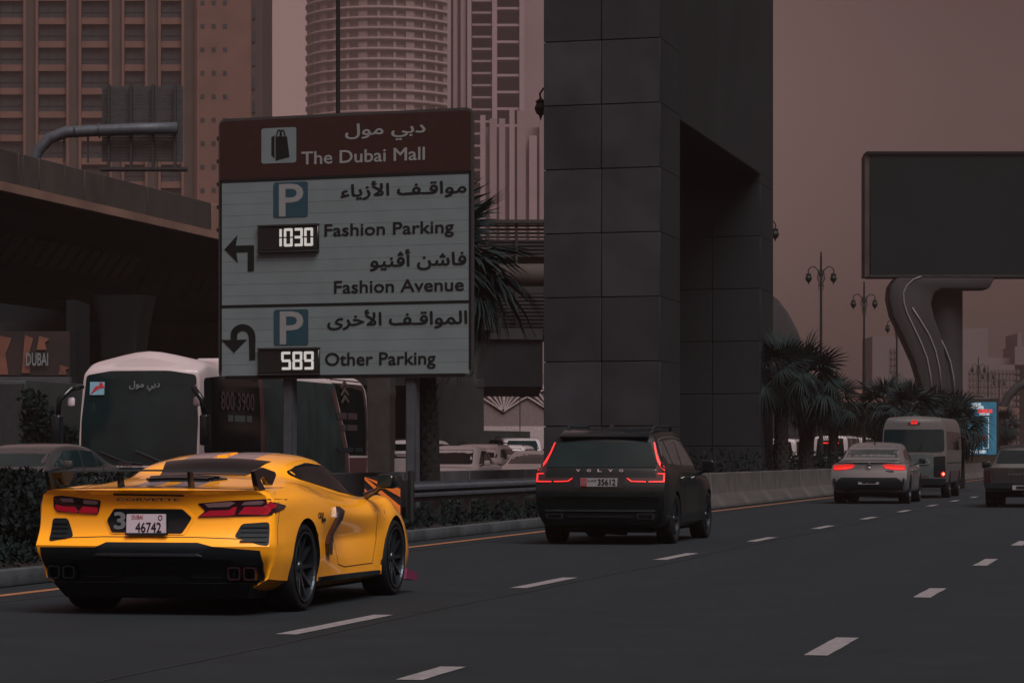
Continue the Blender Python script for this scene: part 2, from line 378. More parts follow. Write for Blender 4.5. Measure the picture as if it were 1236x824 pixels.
def patch(bvh, poly, axis, name, m_, parent, off=.006, thick=.03, res=.06, sgn=1, smooth=True):
    """a panel of the outline poly laid on the body: axis 'r' rear (x,z), 'f' front (x,z), 's' side (y,z) on side sgn, 't' top (x,y)"""
    D = {'r': Vector((0, 1, 0)), 'f': Vector((0, -1, 0)), 's': Vector((-sgn, 0, 0)), 't': Vector((0, 0, -1))}[axis]
    def up(p, d=3.0):
        return {'r': Vector((p[0], -d, p[1])), 'f': Vector((p[0], d+27, p[1])), 's': Vector((sgn*d, p[0], p[1])), 't': Vector((p[0], p[1], d))}[axis]
    bm = bmesh.new(); vs = [bm.verts.new((p[0], p[1], 0)) for p in poly]; bm.faces.new(vs)
    xs = [p[0] for p in poly]; ys = [p[1] for p in poly]
    for ax, lo, hi in ((0, min(xs), max(xs)), (1, min(ys), max(ys))):
        k = int((hi-lo)/res)
        for i in range(1, k+1):
            c = lo+(hi-lo)*i/(k+1)
            bmesh.ops.bisect_plane(bm, geom=bm.verts[:]+bm.edges[:]+bm.faces[:], plane_co=(c, 0, 0) if ax == 0 else (0, c, 0), plane_no=(1, 0, 0) if ax == 0 else (0, 1, 0))
    for v in bm.verts:
        o_ = up((v.co.x, v.co.y)); h = bvh.ray_cast(o_, D)
        if h[0] is None:
            q = bvh.find_nearest(Vector(o_)+D*(3 if axis != 'f' else 27)); p = o_.copy(); k = {'r': 1, 'f': 1, 's': 0, 't': 2}[axis]; p[k] = q[0][k]
        else: p = h[0]
        v.co = p-D*off
    be = [e for e in bm.edges if e.is_boundary]
    r = bmesh.ops.extrude_edge_only(bm, edges=be)
    for v in r['geom']:
        if isinstance(v, bmesh.types.BMVert): v.co += D*(thick+off)
    bmesh.ops.recalc_face_normals(bm, faces=bm.faces)
    # outward normals must face the viewer of this panel
    tot = sum((f.normal.dot(-D)*f.calc_area() for f in bm.faces), 0)
    if tot < 0: bmesh.ops.reverse_faces(bm, faces=bm.faces)
    me = bpy.data.meshes.new(name); bm.to_mesh(me); bm.free(); me.materials.append(M[m_])
    o = link(name, me, parent); autosmooth(o, 50); return o
def line_patch(bvh, pts, wd, axis, name, m_, parent, off=.006, thick=.02, res=.08, sgn=1):
    L = []; Rr = []; n = len(pts)
    for i, p in enumerate(pts):
        a = Vector(pts[max(i-1, 0)]); b = Vector(pts[min(i+1, n-1)]); d = (b-a).normalized(); q = Vector((-d.y, d.x))*wd/2
        L.append(tuple(Vector(p)+q)); Rr.append(tuple(Vector(p)-q))
    return patch(bvh, L+Rr[::-1], axis, name, m_, parent, off, thick, res, sgn)
WM = {}
def wheel(parent, x, y, r, wd, rim='rim', spokes=10, rr=.70, edge=None):
    k = (round(r, 3), wd, rim, spokes, rr, edge)
    if k not in WM:
        t = MB(); t.lathe([(r*rr, -wd/2+.01), (r*.93, -wd/2), (r*.985, -wd*.42), (r, -wd*.28), (r, wd*.28), (r*.985, wd*.42), (r*.93, wd/2), (r*rr, wd/2-.01), (r*rr, -wd/2+.01)], 40)
        tm = t.mesh('wheel', 'tyre', True)
        q = MB(); R_ = r*rr
        q.lathe([(R_, wd/2-.006), (R_*.94, wd/2-.012), (R_*.92, wd*.1), (R_*.92, -wd*.4), (R_, -wd*.4)], 40)
        for i in range(spokes):
            a = 2*math.pi*i/spokes; ca, sa = math.cos(a), math.sin(a)
            def P(rad, off_, xx): return (xx, rad*ca-off_*sa, rad*sa+off_*ca)
            h0, h1 = R_*.07, R_*.045
            q.hexa([P(R_*.12, -h0, wd*.34), P(R_*.12, h0, wd*.34), P(R_*.95, h1, wd*.44), P(R_*.95, -h1, wd*.44)],
                   [P(R_*.12, -h0, wd*.22), P(R_*.12, h0, wd*.22), P(R_*.95, h1, wd*.30), P(R_*.95, -h1, wd*.30)])
        q.lathe([(.001, wd*.40), (R_*.17, wd*.38), (R_*.2, wd*.3), (R_*.2, 0)], 16)
        rm = q.mesh('rim', rim)
        b = MB(); b.lathe([(.001, 0), (R_*.72, 0), (R_*.72, -.03), (.001, -.03)], 28); bmh = b.mesh('brake_disc', 'brake')
        e = None
        if edge:
            e = MB(); e.lathe([(R_*1.0, wd/2-.004), (R_*1.0, wd/2+.003), (R_*.955, wd/2+.003), (R_*.945, wd/2-.012)], 40); e = e.mesh('rim_lip', edge)
        WM[k] = (tm, rm, bmh, e)
    tm, rm, bmh, e = WM[k]; s = 1 if x > 0 else -1
    o = link('wheel', tm, parent, loc=(x-s*wd/2, y, r)); 
    if s < 0: o.rotation_euler = (0, 0, math.pi)
    link('rim', rm, o); link('brake_disc', bmh, o)
    if e: link('rim_lip', e, o)
    return o
def label_on(body, x, y, z, w_, h_, m_, parent, name='lettering', axis='r', bold=.02, depth=.004):
    me = text_mesh(body, w_, h_, bold, m_, depth)
    mt = {'r': Matrix(((1, 0, 0, x), (0, 0, -1, y), (0, 1, 0, z), (0, 0, 0, 1))),
          's': Matrix(((0, 0, 1, x), (1, 0, 0, y), (0, 1, 0, z), (0, 0, 0, 1))),
          'f': Matrix(((-1, 0, 0, x), (0, 0, 1, y), (0, 1, 0, z), (0, 0, 0, 1)))}[axis]
    return link(name, me, parent, mtx=mt)
# ================================================================== SETTING
def sheet(name, v0, v1, u0, u1, z, m_, step=20, parent=None):
    mb = MB(); n = max(1, int((u1-u0)/step))
    for i in range(n):
        a = u0+(u1-u0)*i/n; b = u0+(u1-u0)*(i+1)/n
        mb.add([R(a, v0, z), R(a, v1, z), R(b, v1, z), R(b, v0, z)], [(0, 1, 2, 3)])
    return mb.obj(name, m_, parent, kind='structure')
def rbox(mb, u0, u1, v0, v1, z0, z1, mi=0):
    return mb.hexa([R(u0, v0, z0), R(u0, v1, z0), R(u1, v1, z0), R(u1, v0, z0)], [R(u0, v0, z1), R(u0, v1, z1), R(u1, v1, z1), R(u1, v0, z1)], mi)
g = MB(); g.add([(-1350, -60, -.03), (1350, -60, -.03), (1350, 1400, -.03), (-1350, 1400, -.03)], [(0, 1, 2, 3)]); g.obj('ground', 'ground', kind='structure')
sheet('road', -10.45, 13, -20, 700, 0, 'asphalt', 720)
sheet('service_road', -36, -16.3, -20, 500, 0, 'asphalt_far', 720)
md = MB(); rbox(md, -20, 58, -16.2, -10.62, -.02, .13); md.obj('median', 'soil', kind='structure')
md = MB(); rbox(md, 58, 500, -16.2, -10.9, -.02, .13); md.obj('median_far', 'soil', kind='structure')
kerb = MB(); rbox(kerb, -20, 58, -10.60, -10.50, -.02, .10); kerb = kerb.obj('kerb', 'kerb', kind='structure')
ks_ = MB(); ks_.box(-.08, .08, -.995, .995, .0, .155); ksm = None
for i in range(26):
    if ksm is None: o = bevelled(ks_, 'kerb_stone', 'kerb', kerb, .015, 2); ksm = o.data
    else: o = link('kerb_stone', ksm, kerb)
    p = R(7+2*i, -10.55, 0); o.matrix_local = Matrix.Translation(p) @ Matrix.Rotation(RZ, 4, 'Z')
# painted lines
sheet('edge_line', -9.93, -9.80, -20, 500, .004, 'yellow_paint', 40)
def dash(u, v, L=1.95, wd=.15, grp=True):
    mb = MB(); n = 3
    for i in range(n):
        a = u+L*i/n; b = u+L*(i+1)/n
        mb.add([R(a, v-wd/2+random.uniform(-.006, .006), .004), R(a, v+wd/2+random.uniform(-.006, .006), .004), R(b, v+wd/2, .004), R(b, v-wd/2, .004)], [(0, 1, 2, 3)])
    return mb.obj('lane_dash', 'white_paint', kind='structure')
def dash_px(x0, y0, x1, y1, v):     # the two ends as seen in the photograph give the near and far end
    ua = (F*H/(y0-HY)+v*ST)/CT; ub = (F*H/(y1-HY)+v*ST)/CT; dash(ua, v, ub-ua)
P_ = None
for y0, y1 in ((765.5, 742), (709.5, 697), (675.5, 667.5)): dash_px(0, y0, 0, y1, -5.86)
u1 = (F*H/(709.5-HY)+(-5.86)*ST)/CT; u2 = (F*H/(675.5-HY)+(-5.86)*ST)/CT; PER = u2-u1
for k in range(2, 16): dash(u1+PER*k, -5.86, 2.2)
for k in range(0, 14):
    ub = (F*H/(791-HY)+(-2.14)*ST)/CT; dash(ub+PER*k, -2.14, 1.75 if k < 2 else 2.1)
dash(15.0, -4.03, 1.0)
for v, wd_, a, b in ((-5.62, .016, 10, 160), (-9.45, .02, 20, 90)):
    mb = MB(); n = 60
    for i in range(n):
        u0_ = a+(b-a)*i/n; u1_ = a+(b-a)*(i+1)/n; w0 = .03*math.sin(i*.9)+.02*math.sin(i*2.3); w1 = .03*math.sin((i+1)*.9)+.02*math.sin((i+1)*2.3)
        mb.add([R(u0_, v-wd_+w0, .003), R(u0_, v+wd_+w0, .003), R(u1_, v+wd_+w1, .003), R(u1_, v-wd_+w1, .003)], [(0, 1, 2, 3)])
    mb.obj('tar_seam', 'black_trim', kind='structure')


# concrete barrier along the carriageway (precast lengths)
prof = [(-.30, 0), (-.30, .08), (-.12, .33), (-.085, .81), (.085, .81), (.12, .33), (.30, .08), (.30, 0)]
bm_ = MB(); bm_.prism([(a, b) for a, b in prof], 0, 3.96, 'y'); bmesh_b = None
for i in range(58):
    if bmesh_b is None:
        o = bevelled(bm_, 'concrete_barrier', 'concrete', None, .02, 1); bmesh_b = o.data
    else: o = link('concrete_barrier', bmesh_b)
    u = 57.4+4*i; o.location = R(u, -10.52, 0); o.rotation_euler = (0, 0, RZ+math.radians(random.uniform(-.12, .12)))
    o['category'] = 'barrier'; o['group'] = 'precast concrete barrier lengths along the road edge'
    o['label'] = 'precast grey concrete safety barrier unit with sloped toe beside the yellow edge line'
# wall of the service road
wl = MB(); wl.prism([(-.12, -.02), (-.12, .86), (.12, .86), (.12, -.02)], 0, 5.95, 'y'); wlm = None
for i in range(28):
    if wlm is None: o = bevelled(wl, 'median_wall', 'wall_grey', None, .015, 1); wlm = o.data
    else: o = link('median_wall', wlm)
    o.location = R(24+6*i, -16.35, 0); o.rotation_euler = (0, 0, RZ); o['category'] = 'wall'
    o['group'] = 'low concrete wall units between median and service road'; o['label'] = 'low plain dark grey concrete wall unit behind the guardrail along the service road'
# guardrail
gr = thing('guardrail', 'grey steel crash barrier with corrugated rail behind the kerb', 'guardrail')
wp = [(0, 0), (.0, .04), (.07, .08), (.07, .12), (.0, .155), (.07, .19), (.07, .23), (0, .27), (0, .31), (-.01, .31), (-.01, .27), (.06, .225), (.06, .195), (-.012, .155), (.06, .115), (.06, .085), (-.01, .04), (-.01, 0)]
for i in range(5):
    mb = MB(); u0 = 42.1+4*i; n = len(wp)
    vs = [R(u0+d, -11.35+a, .50+b) for d in (0, 4.05) for a, b in wp]
    mb.add(vs, [(k, (k+1) % n, n+(k+1) % n, n+k) for k in range(n)]+[tuple(range(n)), tuple(range(2*n-1, n-1, -1))])
    mb.obj('rail', 'post_steel', gr)
for i in range(11):
    mb = MB(); u0 = 42.2+2*i; rbox(mb, u0, u0+.12, -11.52, -11.37, .1, .80); mb.obj('post', 'steel', gr)
mb = MB(); rbox(mb, 41.6, 42.1, -11.62, -11.22, .44, .84); mb.obj('end_terminal', 'black_metal', gr)
# hazard marker: black board with orange stripes
hz = thing('hazard_marker', 'black hazard marker board with slanting orange stripes at the guardrail end', 'sign')
mb = MB(); rbox(mb, 41.0, 41.04, -11.68, -11.12, .20, .90); mb.obj('board', 'black_metal', hz)
for k in range(4):
    z = 1.22-.25*k; mb = MB(); a = [(-11.67, z), (-11.67, z-.12), (-11.13, z-.62), (-11.13, z-.50)]
    a = [(v, max(.21, min(.89, q))) for v, q in a]
    if abs(a[1][1]-a[2][1]) < .02 and abs(a[0][1]-a[3][1]) < .02: continue
    mb.add([R(40.985, v, q) for v, q in a]+[R(40.995, v, q) for v, q in a], [(0, 1, 2, 3), (7, 6, 5, 4), (0, 4, 5, 1), (1, 5, 6, 2), (2, 6, 7, 3), (3, 7, 4, 0)])
    mb.obj('stripe', 'orange', hz)
mb = MB(); rbox(mb, 41.05, 41.11, -11.43, -11.36, .1, .85); mb.obj('post', 'steel', hz)
mb = MB(); mb.tube([R(41.3, -11.05, .1), R(41.3, -11.05, .98)], .05); bol = mb.obj('bollard', 'black_metal', label='slim black bollard between hazard board and guardrail end', cat='bollard')

# ================================================================== SIGN
sa = math.radians(-21.5); sr = Vector((math.cos(sa), math.sin(sa), 0))
SO = W(571, 455, 51.5)-sr*5.06; SO.z = 0; SF = Frame(SO, sr); snrm = sr.cross(Vector((0, 0, 1)))
SMX = Matrix(((sr.x, 0, snrm.x, SO.x), (sr.y, 0, snrm.y, SO.y), (0, 1, 0, 0), (0, 0, 0, 1)))   # local x right, y up, z toward traffic
sg = thing('road_sign', 'large grey direction sign with brown header, arrows and parking counters on two posts', 'sign')
sg.matrix_world = SMX
def S_(px, py): return SF.at(px, py)
def splate(name, poly, z0, z1, m_, parent=sg):
    mb = MB(); mb.prism(poly, z0, z1, 'z'); return mb.obj(name, m_, parent)
def pxpoly(P): return [S_(*p) for p in P]
def rrect(x0, x1, y0, y1, r): return rnd([(x0, y0), (x1, y0), (x1, y1), (x0, y1)], r, 4)
bl, br, tr_, tl = S_(262, 458), S_(571, 455), S_(571, 129), S_(262, 143)
SX0, SX1, SZ0, SZ1 = 0.0, 5.06, 2.60, 7.39
splate('back_panel', rrect(SX0, SX1, SZ0, SZ1, .16), -.06, 0, 'sign_edge')
zb = S_(415, 212)[1]; zm = S_(415, 367)[1]
splate('header', rnd([(SX0+.04, zb), (SX1-.04, zb), (SX1-.04, SZ1-.05), (SX0+.04, SZ1-.05)], .10, 4), .003, .012, 'sign_brown')
# the white lower face is made of horizontal extruded planks
nP = 17; top = zb-.03
for i in range(nP):
    a = SZ0+.06+(top-SZ0-.06)*i/nP; b = SZ0+.06+(top-SZ0-.06)*(i+1)/nP-.004
    splate('plank', [(SX0+.07, a), (SX1-.07, a), (SX1-.07, b), (SX0+.07, b)], .003, .010, 'sign_white')
def frame_bar(x0, x1, z0, z1): splate('border', [(x0, z0), (x1, z0), (x1, z1), (x0, z1)], .002, .016, 'sign_black')
frame_bar(SX0+.035, SX0+.075, SZ0+.15, zb); frame_bar(SX1-.075, SX1-.035, SZ0+.15, zb)
frame_bar(SX0+.15, SX1-.15, SZ0+.03, SZ0+.07); frame_bar(SX0+.036, SX1-.036, zb-.05, zb+.01); frame_bar(SX0+.05, SX1-.05, zm-.025, zm+.025)
def swatch(x0, y0, x1, y1, m_, nm, z=.018, r=.05):
    a = S_(x0, y1); b = S_(x1, y0); return splate(nm, rrect(a[0], b[0], a[1], b[1], r), .009, z, m_)
swatch(316, 153.5, 358, 198, 'sign_white', 'bag_symbol_panel')
swatch(330.5, 219, 372, 263, 'sign_blue', 'parking_symbol'); swatch(331, 373, 372.5, 417, 'sign_blue', 'parking_symbol')
def stext(s, x0, y0, x1, y1, m_, bold=.02, nm='lettering', z=.016):   # box of the ink in photo pixels at the text's own middle
    a = S_(x0, y1); b = S_(x1, y0); me = text_mesh(s, b[0]-a[0], b[1]-a[1], bold, m_, .006)
    return link(nm, me, sg, mtx=Matrix.Translation((a[0], a[1], z)))
stext('P', 338, 222, 366, 261, 'sign_grey', .02, z=.0185); stext('P', 339, 376, 366, 415, 'sign_grey', .02, z=.0185)
stext('The Dubai Mall', 364.5, 177.5, 513, 199, 'sign_grey', .022)
stext(arabic('دبي مول'), 417.5, 146, 513.5, 172, 'sign_grey', .03)
stext(arabic('مواقف الأزياء'), 412, 214.5, 563, 242, 'sign_black', .035)
stext('Fashion Parking', 392.5, 266, 548, 290, 'sign_black', .025)
stext(arabic('فاشن أڤنيو'), 447.5, 299, 563, 327, 'sign_black', .035)
stext('Fashion Avenue', 404, 335.5, 560, 354, 'sign_black', .025)
stext(arabic('المواقف الأخرى'), 396, 371.5, 564, 398, 'sign_black', .035)
stext('Other Parking', 393, 424, 526, 446, 'sign_black', .025)
# turn arrow and U-turn arrow
def spoly(nm, P, m_='sign_black', z0=.012, z1=.019): return splate(nm, pxpoly(P), z0, z1, m_)
spoly('turn_arrow', [(271.5, 301), (287, 284), (285, 296.5), (307, 296), (307, 327), (299.5, 327.5), (299.5, 304), (285.5, 304.5), (287.5, 317)])
arc = [(299.5, 434), (299.5, 407)]+[(292.5+7*math.cos(a), 405-6.5*math.sin(a)) for a in [math.pi*k/8 for k in range(1, 8)]]+[(285, 408.5), (278.5, 408.5)]
arco = [(278.5, 405)]+[(292+14*math.cos(a), 404-13*math.sin(a)) for a in [math.pi*(8-k)/8 for k in range(1, 8)]]+[(308.5, 405), (309, 433.5)]
uo = [(308.5, 434), (308.8, 407)]+[(293.5+15.2*math.cos(math.pi*k/10), 406-15*math.sin(math.pi*k/10)) for k in range(1, 10)]+[(279, 410)]
ui = [(286.5, 410)]+[(293.5+7*math.cos(math.pi*(10-k)/10), 406-7*math.sin(math.pi*(10-k)/10)) for k in range(1, 10)]+[(301, 408), (301.5, 434.5)]
spoly('u_turn_arrow', uo+[(267.5, 410), (283, 425.5), (298.5, 409.5)]+ui)
for P in ([(489, 232.6), (501, 231.8), (501, 234.6), (489, 235.4)], [(479, 389.6), (490, 388.9), (490, 391.9), (479, 392.5)]): spoly('letter_stroke', P, z0=.015, z1=.0175)
# shopping bag drawing
spoly('bag_drawing', [(328, 166), (332, 163.5), (332, 192), (328, 188)]); spoly('bag_drawing', [(333, 165), (347, 165), (350, 190), (333, 194.5)])
for dx in (0, 4):
    pts = [(334.5+dx+5*(1-math.cos(t))/1.6, 166-9*math.sin(t)) for t in [math.pi*k/8 for k in range(9)]]
    mb = MB(); mb.tube([(*S_(*p), .02) for p in pts], .012, 6); mb.obj('bag_handle', 'sign_black', sg)
# counters
SEG = {'0': 'abcdef', '1': 'bc', '3': 'abgcd', '5': 'afgcd', '8': 'abcdefg', '9': 'abcdfg'}
def digit(mb, ch, x, y, w_, h_, t):
    S = {'a': (x+t*.3, x+w_-t*.3, y+h_-t, y+h_), 'g': (x+t*.3, x+w_-t*.3, y+h_/2-t/2, y+h_/2+t/2), 'd': (x+t*.3, x+w_-t*.3, y, y+t),
         'b': (x+w_-t, x+w_, y+h_/2+t*.25, y+h_-t*.2), 'c': (x+w_-t, x+w_, y+t*.2, y+h_/2-t*.25), 'f': (x, x+t, y+h_/2+t*.25, y+h_-t*.2), 'e': (x, x+t, y+t*.2, y+h_/2-t*.25)}
    for s in SEG[ch]:
        a = S[s]; mb.box(a[0], a[1], a[2], a[3], .085, .09)
for (x0, y0, x1, y1, txt, dx0, dx1, dy0, dy1) in ((313, 272, 386, 303.5, '1030', 333, 382, 275, 298.5), (313, 421, 387, 451, '589', 342, 383, 424, 446.5)):
    a = S_(x0, y1); b = S_(x1, y0); mb = MB(); mb.box(a[0], b[0], a[1], b[1], .01, .07); bx_ = bevelled(mb, 'counter_display', 'led_box', sg, .015, 1)
    mb = MB()
    for q in ((a[0], b[0], b[1], b[1]+.03), (a[0], b[0], a[1]-.03, a[1])): mb.box(q[0], q[1], q[2], q[3], .01, .10)
    mb.obj('display_frame', 'concrete_dark', bx_)
    p0 = S_(dx0, dy1); p1 = S_(dx1, dy0); n = len(txt); W_ = p1[0]-p0[0]; dw = W_/n
    for i, ch in enumerate(txt):
        mb = MB(); digit(mb, ch, p0[0]+i*dw+(.06 if ch == '1' and i == 0 else 0)-(0), p0[1], dw*.86 if ch != '1' else dw*.5, p1[1]-p0[1], .048); mb.obj('led_digit', 'led', bx_)
for px in (345, 493.5):
    x = S_(px, 500)[0]; mb = MB(); mb.box(x-.1, x+.1, .1, SZ1-.2, -.28, -.07); bevelled(mb, 'post', 'post_steel', sg, .02, 1)
for zz in (2.9, 4.0, 5.1, 6.2, 7.1):
    mb = MB(); mb.box(.1, SX1-.1, zz-.04, zz+.04, -.075, -.058); mb.obj('stiffener', 'steel', sg)
for k in range(5):
    mb = MB(); mb.box(-.05, 0.0, 7.0-.42*k, 7.07-.42*k, -.05, -.02); mb.obj('bracket', 'black_metal', sg)

# ================================================================== PORTAL PILLAR
PA = W(797, 600, 65.6); PA.z = 0                       # near right corner
t_ = Vector((ST, CT, 0)); fr = Vector((math.cos(math.radians(-17)), math.sin(math.radians(-17)), 0))
FWm = 2.76; PW = PA-fr*FWm; BH = 26.0
pp = thing('portal_pillar', 'massive dark grey panelled portal pillar with tall rectangular opening behind the barrier', 'pillar')
def quadbox(A, B, d, L, z0, z1, m_='cladding_core', nm='core', ins=.05):
    """box whose front edge runs A->B, extruded L along d"""
    mb = MB(); f = (B-A).normalized()*ins; dd = d.normalized()*ins
    P = [A+f+dd, B-f+dd, B-f+d*L-dd, A+f+d*L-dd]
    mb.hexa([Vector((p.x, p.y, z0)) for p in P], [Vector((p.x, p.y, z1)) for p in P]); return mb.obj(nm, m_, pp)
OT = 9.1; LEG1 = 2.65; GAP = 13.4; LEG2 = 2.6; DEP = LEG1+GAP+LEG2
quadbox(PW, PA, t_, LEG1, 0, BH); FA = PA+t_*(LEG1+GAP); FB = PW+t_*(LEG1+GAP)
quadbox(FB, FA, t_, LEG2, 0, OT-.06); quadbox(PW+t_*LEG1, PA+t_*LEG1, t_, GAP+LEG2, OT+.03, BH)
def panel(P0, P1, z0, z1, out, m_='cladding', g_=.012, th_=.05):
    d = (P1-P0).normalized(); a = P0+d*g_; b = P1-d*g_; o_ = out.normalized()*th_
    mb = MB(); q = [a, b, b-o_, a-o_]; z0 += g_; z1 -= g_
    mb.hexa([Vector((p.x, p.y, z0)) for p in q], [Vector((p.x, p.y, z1)) for p in q])
    return bevelled(mb, 'cladding_panel', m_, pp, .006, 1)
fo = fr.cross(Vector((0, 0, 1))); so_ = Vector((CT, -ST, 0))
zj = [0]+[H+(HY-y)/53.35*1.0 for y in (514, 435.5, 357.5, 279.5, 201.5, 123.5, 45.5)]
PH = zj[2]-zj[1]
while zj[-1] < BH-PH: zj.append(zj[-1]+PH)
for i in range(len(zj)-1):
    for k in range(2): panel(PW+fr*FWm*k/2, PW+fr*FWm*(k+1)/2, zj[i], zj[i+1], fo)
    if zj[i] < 16: panel(PA, PA+t_*LEG1, zj[i], zj[i+1], so_, 'clad_shade', .004)
zk = [0]; 
while zk[-1] < OT-PH: zk.append(zk[-1]+PH)
zk.append(OT)
for i in range(len(zk)-1):
    for k in range(2): panel(FB+fr*FWm*k/2, FB+fr*FWm*(k+1)/2, zk[i], zk[i+1], fo, 'clad_shade')
    panel(FA, FA+t_*LEG2, zk[i], zk[i+1], so_, 'clad_shade', .004)
for i in range(3):
    panel(PA+t_*(LEG1+(GAP+LEG2)*i/3), PA+t_*(LEG1+(GAP+LEG2)*(i+1)/3), OT, BH, so_, 'clad_shade', .003)
mb = MB(); q = [PW+t_*LEG1+fr*.02, PA+t_*LEG1-fr*.02, FA-fr*.02, FB+fr*.02]
mb.hexa([Vector((p.x, p.y, OT-.02)) for p in q], [Vector((p.x, p.y, OT+.02)) for p in q]); mb.obj('soffit', 'cladding_core', pp)

# ================================================================== FLYOVER at the left
fl = thing('flyover', 'long brown concrete flyover with panelled parapet crossing behind the sign', 'bridge')
FV = -35.7
def fbox(u0, u1, v0, v1, z0, z1, nm, m_, par=fl, bev=0):
    mb = MB(); rbox(mb, u0, u1, v0, v1, z0, z1); return bevelled(mb, nm, m_, par, bev, 1) if bev else mb.obj(nm, m_, par)
def FU(px): return ((FV/(px-VX))*-1)  # unused
def u_at(px, v): # distance along the road where a line at v passes picture column px
    k = (px-618)/F; return v*(CT+ST*k)/(CT*k-ST) if abs(CT*k-ST) > 1e-9 else 0
ub = [40, 50, 60, 68, 75, 81, 86]+[u_at(p, FV) for p in (22, 47, 79, 102, 126, 178)]
ub = sorted(set([round(x, 2) for x in ub if x > 30])); 
while ub[-1] < 150: ub.append(ub[-1]+7)
for i, (a, b) in enumerate(zip(ub, ub[1:])):
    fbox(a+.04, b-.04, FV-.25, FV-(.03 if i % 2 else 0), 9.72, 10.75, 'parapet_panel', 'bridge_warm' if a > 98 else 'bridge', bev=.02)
fbox(30, 152, FV-.35, FV+.12, 9.42, 9.70, 'ledge', 'bridge_warm')
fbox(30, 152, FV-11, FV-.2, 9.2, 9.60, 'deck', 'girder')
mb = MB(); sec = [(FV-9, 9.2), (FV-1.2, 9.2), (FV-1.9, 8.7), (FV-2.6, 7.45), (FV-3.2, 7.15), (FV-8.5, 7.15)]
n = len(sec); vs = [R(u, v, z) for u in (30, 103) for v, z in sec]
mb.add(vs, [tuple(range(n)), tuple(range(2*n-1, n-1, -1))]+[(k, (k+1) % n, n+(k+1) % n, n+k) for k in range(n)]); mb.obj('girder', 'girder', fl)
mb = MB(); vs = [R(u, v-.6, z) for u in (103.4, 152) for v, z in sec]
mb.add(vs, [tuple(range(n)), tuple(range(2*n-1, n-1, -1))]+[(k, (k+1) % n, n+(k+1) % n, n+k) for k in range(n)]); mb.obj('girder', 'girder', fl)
for i in range(5):       # web panels and louvred vents on the girder face
    u = 104.5+5.2*i; mb = MB()
    vs = [R(u+a, v+.02*0+dv, z) for dv in (0, .12) for a, v, z in ((0, FV-2.55, 8.62), (4.7, FV-2.55, 8.62), (4.7, FV-3.1, 7.5), (0, FV-3.1, 7.5))]
    mb.hexa(vs[:4], vs[4:]); pn = mb.obj('web_panel', 'girder', fl)
    for k in range(2):
        mb = MB(); a0 = 1.2+1.3*k
        vs = [R(u+a, v+dv, z) for dv in (.13, .17) for a, v, z in ((a0, FV-2.7, 8.3), (a0+.95, FV-2.7, 8.3), (a0+.95, FV-2.98, 7.75), (a0, FV-2.98, 7.75))]
        mb.hexa(vs[:4], vs[4:]); mb.obj('vent', 'cladding_core', pn)
for i in range(26):
    u = 76+1.0*i; mb = MB(); vs = [R(u+a, v+dv, z) for dv in (.02, .10) for a, v, z in ((0, FV-2.0, 8.5), (.7, FV-2.0, 8.5), (.5, FV-2.5, 7.7), (-.2, FV-2.5, 7.7))]
    mb.hexa(vs[:4], vs[4:]); mb.obj('grille_slat', 'concrete_dark', fl)
# crossing soffit and piers in the shade below
def pier(px, Y, wpx, ztop, flare, label, m_='concrete_dark'):
    s = F/Y; wd = wpx/s; c = W(px, HY, Y); t = thing('bridge_pier', label, 'pier', (c.x, c.y, 0), RZ)
    mb = MB(); n = 16
    prof = [(1, 0), (1, ztop-2.2), (1.04, ztop-2.15), (1.04, ztop-1.9), (1.0, ztop-1.85), (1.0+flare*.25, ztop-1.1), (1.0+flare, ztop)]
    vs = []
    for k, z in prof:
        for (x, y) in rnd([(-wd/2, -wd/2), (wd/2, -wd/2), (wd/2, wd/2), (-wd/2, wd/2)], wd*.18, 3): vs.append((x*k, y*(1+(k-1)*.2), z))
    m = len(vs)//len(prof)
    mb.add(vs, [(i*m+j, i*m+(j+1) % m, (i+1)*m+(j+1) % m, (i+1)*m+j) for i in range(len(prof)-1) for j in range(m)]+[tuple(range(m))[::-1], tuple(range(len(vs)-m, len(vs)))])
    o = mb.obj('shaft', m_, t); autosmooth(o, 30)
    if m_ == 'well_and_shade': return
    mb = MB(); mb.box(-wd*.5*(1+flare)-.3, wd*.5*(1+flare)+.3, -wd*.7, wd*.7, ztop, ztop+.5); mb.obj('cap', m_, t)
pier(150, 98, 46, 6.6, .5, 'squat square bridge pier darkened as if shaded under the left flyover above the coach', 'well_and_shade')  # near-black colour stands in for the flyover's shade on this pier
pier(460, 92, 30, 5.2, .55, 'pale flared concrete pier between the coach and the right sign post', 'concrete')
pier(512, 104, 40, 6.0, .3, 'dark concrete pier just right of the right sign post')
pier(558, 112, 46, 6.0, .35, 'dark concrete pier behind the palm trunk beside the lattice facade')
# low ramp that closes the view under the flyover
rp = thing('ramp_bridge', 'dark lower ramp deck running under the flyover towards the portal pillar', 'bridge')
def wbox(px0, px1, Y, z0, z1, dp, nm, m_, par, k=0):
    a = W(px0, HY, Y); b = W(px1, HY, Y+k); mb = MB(); d = Vector((0, dp, 0))
    q = [a, b, b+d, a+d]; mb.hexa([Vector((p.x, p.y, z0)) for p in q], [Vector((p.x, p.y, z1)) for p in q]); return mb.obj(nm, m_, par)
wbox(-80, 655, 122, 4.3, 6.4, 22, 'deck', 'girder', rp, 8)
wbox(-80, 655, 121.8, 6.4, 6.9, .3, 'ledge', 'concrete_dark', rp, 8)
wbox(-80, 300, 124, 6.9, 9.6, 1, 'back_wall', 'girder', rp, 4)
wbox(-80, 560, 150, 0, 8.2, 2, 'back_wall', 'girder', rp)
